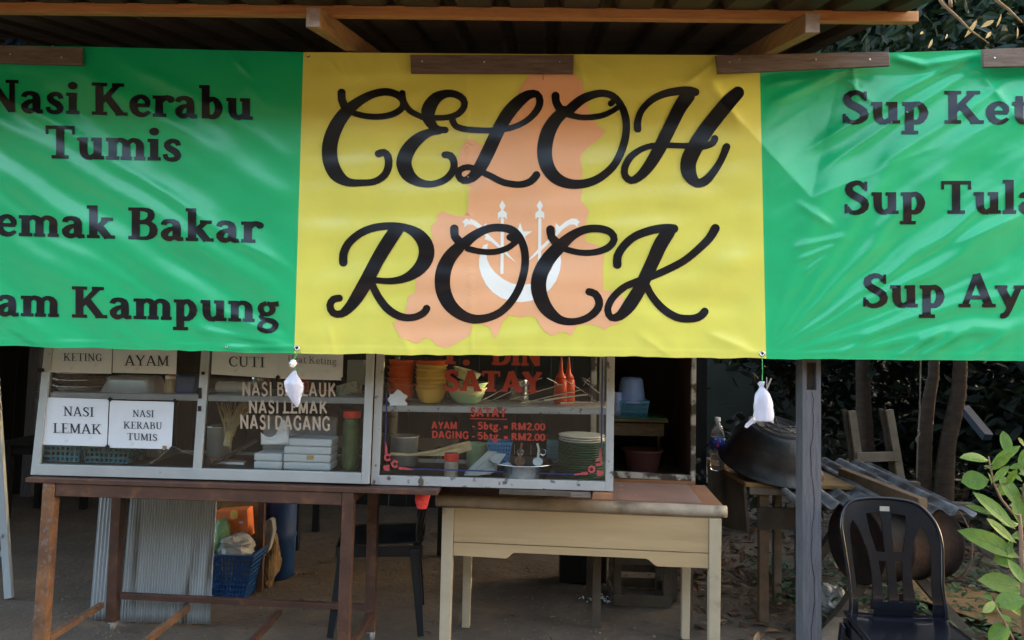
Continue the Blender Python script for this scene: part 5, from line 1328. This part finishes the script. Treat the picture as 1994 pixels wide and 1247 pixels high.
# grey metal ladder at the left edge
la = thing('step_ladder', 'grey metal step ladder leg at the left edge of the stall', 'ladder', (at(10, 1165, 4.3).x, 4.35, 0))
b0 = wb(18, 1165); t0_ = at(-8, 760, b0.y + .1)
MB().beam(b0, b0 + (t0_ - b0) * 1.35, .045, .025, up=(0, 1, 0)).build('rail', M['zinc'], la, bevel=.002)
b1 = b0 + Vector((-.42, 0, 0)); t1_ = b1 + (t0_ - b0) * 1.35 + Vector((.12, 0, 0))
MB().beam(b1, t1_, .045, .025, up=(0, 1, 0)).build('rail', M['zinc'], la, bevel=.002)
for f in (.22, .5, .78):
    a, b = b0 + (t0_ - b0) * 1.35 * f, b1 + (t1_ - b1) * f
    MB().beam(a, b, .05, .02).build('step', M['zinc'], la)
    MB().beam(a + Vector((-.01, 0, -.12)), a + (b - a) * .4, .012, .02).build('brace', M['zinc'], la)
# red mesh bag under the table end
rm_ = prof_bag([(836, 954, 5), (826, 960, 14), (822, 970, 14), (822, 982, 12), (821, 991, 9)], 3.62, .03)
rb_ = thing('mesh_bag', 'red mesh bag hanging under the right end of the steel table', 'bag', at(822, 991, 3.62))
rm_.build('bag', M['netred'], rb_, smooth=True)
MB().tube([at(830, 957, 3.61), at(842, 954, 3.60), at(848, 952, 3.6)], .006, 7).build('strap', M['netred'], rb_)
# crate under the desk
p = wb(1195, 1176); q_ = wb(1300, 1178)
cr = thing('wooden_crate', 'open dull wooden crate on the ground beneath the desk', 'crate', ((p.x+q_.x)/2, p.y + .15, 0))
x0, x1, yc, hh = p.x, q_.x + .01, p.y, at(1240, 1078, p.y).z
for x in (x0 + .02, x1 - .02):
    for y in (yc, yc + .3): MB().box((x, y, hh/2), (.04, .04, hh)).build('corner_post', M['oldwood'], cr)
for z, h in ((.03, .06), (hh - .03, .055)):
    for y in (yc - .02, yc + .32): MB().box(((x0+x1)/2, y, z), (x1-x0, .018, h)).build('rail', M['oldwood'], cr)
    for x in (x0 - .005, x1 + .005): MB().box((x, yc + .15, z), (.016, .32, h)).build('rail', M['oldwood'], cr)
MB().box(((x0+x1)/2, yc + .332, hh * .42), (x1-x0, .014, hh * .22)).build('slat', M['oldwood'], cr)
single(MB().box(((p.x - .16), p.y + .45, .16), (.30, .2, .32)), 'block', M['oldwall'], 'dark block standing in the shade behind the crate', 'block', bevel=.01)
ash = MB(); random.seed(11)
for i in range(70):
    c = wb(1175 + random.gauss(0, 16), 1166 + random.gauss(0, 3.5)); leaf(ash, c + Vector((0, 0, .004)), rnd_dir() * Vector((1, 1, .2)), (0, 0, 1), .025, .012)
setting(ash.build('ash_litter', M['tissue']), 'stuff', 'scraps of pale ash on the ground')

# ------------------------------------------------------------------ right side: table with basin, sheets, drum
wt = thing('work_table', 'rough wooden table with a yellow edge board carrying the black basin', 'table', (1.45, 4.75, 0))
A = atz(1450, 940, .78); Bk = atz(1374, 893, .78)
tx0, tx1, ty0, ty1 = A.x, A.x + .62, A.y, Bk.y
MB().hexa([(tx0, ty0, .755), (tx1, ty0, .755), (tx1, ty1, .755), (tx0 - .03, ty1, .755), (tx0, ty0, .78), (tx1, ty0, .78), (tx1, ty1, .78), (tx0 - .03, ty1, .78)]).build('table_top', M['yelwood'], wt, bevel=.004)
sd_ = MB().hexa([(tx0 + .02, ty0 + .02, .50), (tx0 + .035, ty0 + .02, .50), (tx0 + .0, ty1 - .05, .36), (tx0 - .015, ty1 - .05, .36), (tx0 - .006, ty0, .753), (tx0 + .009, ty0, .753), (tx0 - .016, ty1, .753), (tx0 - .031, ty1, .753)])
sd_.build('side_board', M['oldwood'], wt)
MB().box((tx0 + .13, ty0 + .01, .735), (.20, .02, .04)).build('apron', M['palewood'], wt)
for px, y, w in ((1486, ty0 + .06, .052), (1513, ty0 + .42, .045)):
    x = at(px, 1050, y).x; MB().beam((x, y, .755), (x, y, 0), w, .045, up=(0, 1, 0)).build('leg', M['palewood'] if y > ty0 + .2 else M['woodp'], wt)
MB().box((at(1515, 1012, ty0 + .04).x, ty0 + .03, at(1515, 1012, ty0).z), (.24, .02, .12)).build('brace_board', M['oldwood'], wt)
MB().beam((tx1 - .05, ty1 - .05, .755), (tx1 - .05, ty1 - .05, 0), .05, .05, up=(0, 1, 0)).build('leg', M['oldwood'], wt)
WY = 4.72
wc = at(1500, 905, WY); wc.z = .845
wk = thing('wok_basin', 'big black basin turned upside down on the rough wooden table', 'basin', wc)
tilt = Matrix.Rotation(R(17), 3, 'X') @ Matrix.Rotation(R(7), 3, 'Y')
MB().lathe(wc + Vector((0, 0, .01)), [(.292, -.014), (.306, -.008), (.306, .004), (.284, .012), (.262, .08), (.235, .16), (.20, .215), (.175, .232), (.168, .236), (.165, .232), (0, .232)], 44, tilt).build('body', M['wok'], wk, smooth=True)
rgm = MB()
for r in (.155, .13, .075): rgm.tube([wc + Vector((0, 0, .01)) + tilt @ Vector((r * math.cos(R(a)), r * math.sin(R(a)), .2345)) for a in range(0, 361, 12)], .0028, 5, False)
for a in (20, 80, 140): rgm.tube([wc + Vector((0, 0, .01)) + tilt @ Vector((s * .13 * math.cos(R(a)), s * .13 * math.sin(R(a)), .2345)) for s in (-1, 1)], .0025, 5)
rgm.build('base_rings', pm('basin_ring', (.05, .05, .05), .5), wk, smooth=True)
bx_ = at(1397, 893, 4.86); bx_.z = .78
bt = thing('water_bottle', 'clear plastic water bottle with a blue label beside the black basin', 'bottle', bx_)
clr = pm('bottle_plastic', (.55, .58, .6), .12, trans=.75, spec=.5)
MB().lathe(bx_, [(.038, 0), (.043, .006), (.043, .05), (.040, .06), (.043, .07), (.043, .10), (.041, .112), (.044, .12), (.044, .20), (.040, .235), (.024, .272), (.016, .285), (.015, .30)], 26).build('body', clr, bt, smooth=True)
MB().lathe(bx_ + Vector((0, 0, .298)), [(.018, 0), (.018, .022), (.016, .024)], 16).build('cap', M['white'], bt)
lbm = pm('blue_label', (.04, .07, .42), .4, third=((.7, .72, .8), 55, .60, .66))
MB().lathe(bx_ + Vector((0, 0, .128)), [(.0448, 0), (.0448, .072)], 26).build('label_band', lbm, bt, smooth=True)
MB().lathe(bx_ + Vector((-.006, -.0446, .155)), [(.0, 0), (.008, .0005)], 12, Matrix.Rotation(R(90), 3, 'X')).build('label_spot', M['redlid'], bt)
# corrugated sheets on a trestle
A1, A2 = atz(1600, 980, .74), atz(1862, 978, .72)
def sheet(lab, c0, c1, y0, y1, z0, z1, n, sk=0, amp=.016):
    def f(u, v):
        x = c0 + (c1 - c0) * u + sk * v; y = y0 + (y1 - y0) * v + .03 * noise.noise((u * 7, v, 2)) * (1 - v)
        return (x, y, z0 + (z1 - z0) * v + amp * math.sin(u * n * 2 * math.pi) + .012 * noise.noise((u * 2, v * 2, 5)))
    return tag(MB().grid(f, n * 10, 20).build('roofing_sheet', M['asbestos'], solid=.006, smooth=True), lab, 'roofing sheet', 'old corrugated roofing sheets')
sheet('grey weathered corrugated sheet left of the loose beam by the post', at(1528, 960, 4.3).x, at(1745, 985, 4.1).x, 4.12, 5.1, .735, .775, 5, .05)
sheet('weathered corrugated sheet right of the loose beam under the plant', at(1735, 985, 4.05).x, at(1895, 965, 4.05).x, 4.02, 5.25, .745, .80, 4, -.02)
a, b = atz(1640, 917, .82), atz(1797, 978, .80)
single(MB().beam(a + Vector((0, .0, -.02)), b + Vector((0, 0, -.02)), .05, .075), 'timber_beam', M['woodp'], 'brown timber beam lying loose on the corrugated sheets', 'beam', bevel=.003)
ts = thing('trestle', 'crossed wooden trestle holding the corrugated sheets and drum', 'trestle', (2.0, 4.55, 0))
for y in (4.35, 4.95):
    for (x0, z0, x1, z1) in ((1.62, .0, 2.12, .72), (2.38, .0, 1.75, .72)):
        MB().beam((x0, y + (.03 if x0 < 2 else -.03), z0), (x1, y + (.03 if x0 < 2 else -.03), z1), .05, .06, up=(0, 1, 0)).build('leg', M['oldwood'], ts)
    MB().beam((1.6, y, .70), (2.4, y, .70), .05, .06).build('cross_bar', M['oldwood'], ts)
dm = thing('rusty_drum', 'rusty oil drum lying on its side under the corrugated sheets', 'drum', (2.03, 4.28, .2))
dc = Vector((at(1742, 1052, 4.26).x, 4.26, at(1742, 1052, 4.26).z))
Mx = Matrix.Rotation(R(20), 3, 'Z') @ Matrix.Rotation(R(90), 3, 'Y')
MB().lathe(dc, [(.0, -.25), (.195, -.25), (.203, -.26), (.207, -.25), (.20, -.24), (.20, -.08), (.207, -.07), (.20, -.06), (.20, .08), (.207, .09), (.20, .10), (.20, .24), (.207, .25), (.203, .26), (.195, .25), (0, .25)], 40, Mx).build('body', M['rustdrum'], dm, smooth=True)
MB().lathe(dc + Mx @ Vector((-.08, -.05, .251)), [(.0, 0), (.035, .0), (.036, .003)], 18, Mx).build('bung_hole', M['dark'], dm)
MB().lathe(dc + Mx @ Vector((.05, .10, .252)), [(.0, 0), (.018, .0), (.02, .006)], 14, Mx).build('bung', M['rustdrum'], dm)
hp = MB().tube([dc + Mx @ Vector((.225 * math.cos(R(a)), .225 * math.sin(R(a)), .285)) for a in range(-150, 70, 12)], .004, 6)
single(hp, 'hoop', M['woodp'], 'thin bent hoop hanging at the end of the rusty drum', 'hoop')
# broken chair frame
FY = 5.9
cf = thing('chair_frame', 'broken pale wooden chair frame standing behind the corrugated sheets', 'chair frame', (at(1705, 900, FY).x, FY, 0))
for (a, b) in (((1658, 800), (1673, 905)), ((1731, 798), (1750, 910))):
    p0 = at(*a, FY); p1 = at(*b, FY); p1 = p0 + (p1 - p0) * (p0.z / (p0.z - p1.z))
    MB().beam(p0, p1, .055, .03, up=(0, 1, 0)).build('leg', M['palewood'], cf, bevel=.002)
    MB().beam(p0 + Vector((-.04, .04, -.0)), p1 + Vector((-.03, .04, 0)), .03, .03, up=(0, 1, 0)).build('leg', M['oldwood'], cf)
plate(MB(), [(1670, 901), (1752, 898), (1751, 880), (1669, 882)], FY - .03, .025).build('rail', M['palewood'], cf, bevel=.002)
# ground planks, refuse
a, b = atz(1765, 1140, .05), atz(2080, 1222, .06)
single(MB().hexa([p for p in (atz(1768, 1165, .0), atz(2090, 1280, .0), atz(2110, 1200, .0), atz(1775, 1128, .0), atz(1768, 1160, .05), atz(2090, 1270, .05), atz(2110, 1192, .05), atz(1775, 1122, .05))]), 'plank', M['yelwood'], 'wide yellow brown plank lying on the ground right of the black chair', 'plank', bevel=.004)
a, b = atz(1598, 1262, .06), atz(1668, 1188, .10)
single(MB().beam(a, b, .12, .02), 'plank', M['palewood'], 'short pale board end on the ground beside the grey post', 'plank', bevel=.002)
a, b = atz(1640, 1150, .02), atz(1690, 1060, .25)
single(MB().beam(a, b, .06, .03), 'plank', M['oldwood'], 'dark slanting board stuck in the ground behind the black chair', 'plank')
p = atz(1622, 1200, 0)
single(crumple((p.x, p.y, .09), (.075, .08, .085), 2, .45), 'refuse_bag', M['bag'], 'clear crumpled refuse bag on the ground beside the grey post', 'bag')
single(crumple((p.x + .02, p.y - .14, .05), (.06, .05, .045), 12, .5), 'refuse_bag', M['bag'], 'smaller crumpled clear bag in front of the refuse bag', 'bag')
lit = MB(); random.seed(5)
for i in range(3400):
    x = random.uniform(.9, 4.2); y = random.uniform(3.7, 8.5)
    if x < 1.15 and y < 4.4 and random.random() < .93: continue
    leaf(lit, (x, y, ground_z(x, y) + random.uniform(-.008, .015)), rnd_dir() * Vector((1, 1, .35)), rnd_dir() * .5 + Vector((0, 0, 1)), random.uniform(.05, .12), random.uniform(.02, .045), random.uniform(-.3, .4), .3)
for i in range(160):
    x = random.uniform(-2.6, 1.2); y = random.uniform(3.3, 6.2)
    leaf(lit, (x, y, ground_z(x, y) - .006), rnd_dir() * Vector((1, 1, .2)), rnd_dir() * .3 + Vector((0, 0, 1)), random.uniform(.02, .06), random.uniform(.006, .022), random.uniform(-.2, .3), .3)
setting(lit.build('leaf_litter', M['litter'], recalc=False), 'stuff')
cov = MB()
for i in range(420):
    x = random.uniform(1.5, 3.6); y = random.uniform(3.1, 5.6) if x > 1.95 else random.uniform(4.4, 5.6)
    if i > 300: x, y = random.uniform(2.0, 2.9), random.uniform(3.0, 3.9)
    for k in range(random.randint(5, 10)):
        leaf(cov, (x + random.gauss(0, .05), y + random.gauss(0, .05), .01 + random.uniform(0, .10)), rnd_dir() * Vector((1, 1, .3)) + Vector((0, 0, .25)), (0, 0, 1), random.uniform(.03, .07), random.uniform(.02, .04), .3, .2)
setting(cov.build('ground_cover', M['cover'], recalc=False), 'stuff')

# ------------------------------------------------------------------ broad-leaved shrub at the right edge
SY = 2.98
sb = thing('shrub', 'broad leaved green shrub at the right edge in front of the plank', 'shrub', atz(2010, 1330, 0))
stm = MB()
base = ORG[sb.name]
def S(x, y, dY=0): return at(1820 + x / 3.064, 840 + y / 3.064, SY + dY)
stm.tube([base, S(540, 1250), S(530, 1000), S(520, 770), S(513, 580), S(505, 500), S(470, 495), S(400, 410), S(355, 320), S(330, 200), S(322, 150)], [.011, .010, .009, .008, .007, .006, .005, .0045, .004, .003, .002], 7)
stm.tube([S(540, 1100), S(560, 800, .05), S(540, 500, .05), S(525, 380, .05), S(533, 310, .05)], [.009, .008, .006, .004, .003], 7)
stm.tube([base, S(470, 1250, -.04), S(390, 1090, -.06), S(340, 1010, -.06)], [.008, .006, .004, .003], 6)
stm.build('stem', M['bushstem'], sb, smooth=True)
LV = [((335, 200), (500, 90), 52, 0), ((322, 175), (182, 140), 62, .03), ((330, 235), (455, 140), 44, -.02), ((325, 290), (165, 300), 118, 0), ((345, 305), (440, 208), 40, -.03), ((480, 585), (262, 368), 84, -.03), ((350, 502), (200, 435), 38, 0), ((505, 755), (200, 580), 120, .04), ((488, 668), (308, 525), 56, -.04), ((520, 470), (405, 262), 100, .03), ((540, 580), (480, 400), 92, 0), ((530, 930), (270, 890), 110, .05), ((540, 915), (440, 770), 66, -.05), ((540, 1000), (362, 1035), 100, -.02), ((440, 1150), (335, 1250), 90, -.05), ((330, 225), (295, 200), 30, 0), ((340, 320), (330, 250), 24, 0), ((520, 300), (440, 240), 46, .05), ((540, 90), (495, 45), 34, 0), ((340, 1010), (280, 985), 60, -.06), ((345, 1015), (380, 1080), 50, -.06), ((390, 1090), (450, 1140), 46, -.06), ((360, 1020), (300, 1075), 44, -.06),
      ((540, 700), (680, 560), 110, 0), ((545, 850), (720, 800), 120, .03), ((540, 420), (660, 300), 100, 0), ((545, 1060), (700, 1010), 120, 0), ((520, 1100), (400, 980), 60, .08), ((545, 640), (470, 620), 60, .06)]
random.seed(21)
for _ in range(26):
    yy = random.uniform(120, 1180); xx = random.uniform(420, 640); an = random.uniform(0, 6.28); L_ = random.uniform(60, 150)
    LV.append(((xx, yy), (xx + L_ * math.cos(an), yy + L_ * .8 * math.sin(an) - 30), L_ * random.uniform(.36, .5), random.uniform(.02, .22)))
for (a, b, w, dY) in LV:
    p, q = S(*a, dY), S(*b, dY + random.uniform(-.07, .05)); d = q - p
    mb = MB(); leaf(mb, p, d, Vector((random.uniform(-.3, .3), -.9, random.uniform(.3, .9))), d.length * 1.04, m(w / 3.064, SY) * 1.05, random.uniform(-.05, .22), random.uniform(.15, .4), 6)
    lf = mb.build('leaf', M['bushleaf'], sb, smooth=True, recalc=False)
    mids = [mb.v[0]] + [mb.v[2 + 3 * i] for i in range(5)] + [mb.v[-1]]
    vn = MB().tube([q_ + Vector((0, -.0008, .0004)) for q_ in mids], [.0016, .0015, .0013, .0011, .0009, .0006, .0003], 5)
    for i in range(1, 6):
        for sd__ in (1, 3):
            e0, e1 = mids[i], mb.v[sd__ + 3 * min(i, 4)] * .8 + mids[min(i + 1, 6)] * .2
            vn.tube([e0 + Vector((0, -.0006, .0003)), e0 + (e1 - e0) * .85 + Vector((0, -.0012, .0006))], [.0006, .0002], 4)
    vn.build('midrib', M['midrib'], lf, smooth=True)

# ------------------------------------------------------------------ trees and undergrowth behind
def tree(lab, base, pts, r0, crowns, n, L, nm='tree', grp=None, mat='tree'):
    t = thing(nm, lab, 'tree', base, 0, grp)
    rr = [r0 * (1 - .6 * i / (len(pts))) for i in range(len(pts))]
    P = spline([(*p, r) for p, r in zip(pts, rr)], .25)
    tk = MB(); tk.tube([(x, y, z) for x, y, z, r in P], [r * (1 + .12 * noise.noise((z * 2, x, 0))) for x, y, z, r in P], 12)
    top = Vector(pts[-1])
    for c, rad in crowns:
        for k in range(4):
            e = Vector(c) + Vector((random.uniform(-.7, .7) * rad[0], random.uniform(-.7, .7) * rad[1], random.uniform(-.5, .6) * rad[2]))
            mid = (top + e) / 2 + Vector((0, 0, .15)); tk.tube([top + Vector((0, 0, -.3)), mid, e], [r0 * .35, r0 * .2, r0 * .06], 6)
    tk.build('trunk', M['trunk'], t, smooth=True)
    cw_ = MB()
    for c, rad in crowns: leaf_cloud(cw_, c, rad, n // len(crowns), L, .42, .45)
    cw_.build('crown', M[mat], t, recalc=False)
    return t
random.seed(31)
def tp(px, py, Y): return tuple(at(px, py, Y))
YA, YBt = 6.4, 6.3
pA = [tuple(atz(1798, 960, 0).xy) + (0,)]
tree('slim brown tree trunk with a cord hung beside it', tuple(at(1797, 1000, YA).xy) + (0,), [tuple(at(1797, 1000, YA).xy) + (0,), tp(1800, 900, YA), tp(1806, 800, YA), tp(1816, 740, YA), tp(1819, 700, YA), tp(1822, 400, YA), tp(1815, 60, YA)], .062, [((3.9, 6.4, 5.0), (1.5, 1.2, 1.0)), ((3.2, 6.0, 4.2), (1.2, .9, .8))], 3600, .17, grp='trees behind the stall')
tree('thicker brown tree trunk leaning right beyond the slim trunk', tuple(at(1835, 1000, YBt).xy) + (0,), [tuple(at(1832, 1000, YBt).xy) + (0,), tp(1840, 920, YBt), tp(1848, 850, YBt), tp(1866, 770, YBt), tp(1870, 700, YBt), tp(1885, 400, YBt), tp(1920, 0, YBt)], .078, [((4.7, 6.2, 4.6), (1.5, 1.1, 1.2)), ((4.1, 5.6, 3.8), (1.0, .6, .6))], 3600, .17, grp='trees behind the stall')
tree('dim straight tree trunk behind the broken chair frame', tuple(at(1690, 1000, 8).xy) + (0,), [tuple(at(1690, 1000, 8).xy) + (0,), tp(1684, 850, 8), tp(1680, 700, 8), tp(1678, 300, 8)], .10, [((3.6, 8.2, 5.2), (1.8, 1.2, 1.4)), ((5.6, 8.4, 5.2), (1.8, 1.2, 1.4))], 3000, .2, grp='trees behind the stall')
tree('leafy tree with hanging dry leaves above the right end of the banner', (5.6, 4.8, 0), [(5.6, 4.8, 0), (5.4, 4.8, 1.4), (5.1, 4.7, 2.6), (4.4, 4.6, 3.3)], .09, [((3.2, 4.9, 3.5), (1.0, .5, .5)), ((2.6, 4.9, 3.25), (.5, .4, .35)), ((4.3, 4.6, 3.4), (.8, .6, .7))], 3600, .105)
tw = MB()
for pts in ([(1820, -20), (1835, 8), (1862, 32), (1890, 60), (1925, 85)], [(1932, -10), (1945, 5), (1965, 20), (1990, 45)], [(1850, -5), (1851, 15)]):
    P = [at(x, y, 3.95) for x, y in pts]; tw.tube(P, [.010 - .0015 * i for i in range(len(P))], 7)
twt = thing('branch', 'bare sunlit branches hanging over the right end of the banner', 'branch', at(1870, 40, 3.95)); tw.build('twigs', M['twig'], twt, smooth=True)
dl = MB()
for a, b, w in (((1903, 38), (1882, 72), 9), ((1936, 40), (1912, 52), 9), ((1950, 27), (1943, 52), 5), ((1930, 62), (1921, 74), 7), ((1981, 52), (1983, 74), 5), ((1845, 66), (1842, 76), 4), ((1816, 76), (1809, 94), 6), ((1798, 62), (1793, 66), 5)):
    p, q = at(*a, 4.0), at(*b, 3.97); leaf(dl, p, q - p, (.5, -.8, .3), (q - p).length, m(w, 4), .1, .4)
dl.build('dry_leaves', leafmat('tan_leaves', [(.42, .27, .09), (.52, .36, .15)], .6, .3), twt, recalc=False)
ug = MB()
for i in range(9): leaf_cloud(ug, (random.uniform(1.2, 7.5), random.uniform(7.4, 9.6), random.uniform(.4, 2.6)), (1.2, .7, .9), 900, .17, .4, .3)
for q in ((4.6, 8.2, 1.2), (5.6, 8.0, 1.6), (5.0, 8.6, 2.4), (4.2, 9.0, .6), (6.4, 7.6, 1.0), (3.6, 8.8, 1.5)): leaf_cloud(ug, q, (1.0, .6, .9), 700, .18, .4, .3)
for i in range(5): leaf_cloud(ug, (random.uniform(1.6, 6.5), random.uniform(6.6, 7.2), random.uniform(.1, .7)), (.8, .4, .5), 350, .12, .3, .2)
for i in range(8): leaf_cloud(ug, (random.uniform(4.8, 7.5), random.uniform(3.5, 8), random.uniform(.8, 4.5)), (1.0, 1.2, 1.3), 520, .3, .7, .3)  # out-of-view leaf masses added on the right to block the low sun
for i in range(9): leaf_cloud(ug, (random.uniform(1.6, 7), random.uniform(5.5, 10), random.uniform(4.8, 6.6)), (1.4, 1.3, .5), 420, .3, .7, .3)  # overhead leaf masses added to cut skylight on the background
setting(ug.build('undergrowth_and_shade_leaves', M['farleaf'], recalc=False), 'stuff')
cd = MB().tube([at(1793, 700, 6.3), at(1791, 800, 6.3), at(1787, 860, 6.28), at(1785, 930, 6.3)], .006, 6)
cd.tube([at(1787 + 4 * math.sin(i), 838 + 4 * i, 6.27) for i in range(7)], .006, 6)
single(cd, 'cord', M['palewood'], 'pale knotted cord hanging beside the slim tree trunk', 'cord')
single(MB().beam(at(1877, 795, 6.6), at(1924, 852, 6.3), .07, .06), 'pipe', pm('blue_grey_pipe', (.012, .028, .055), .4, var=.1), 'blue grey pipe leaning behind the shrub', 'pipe')
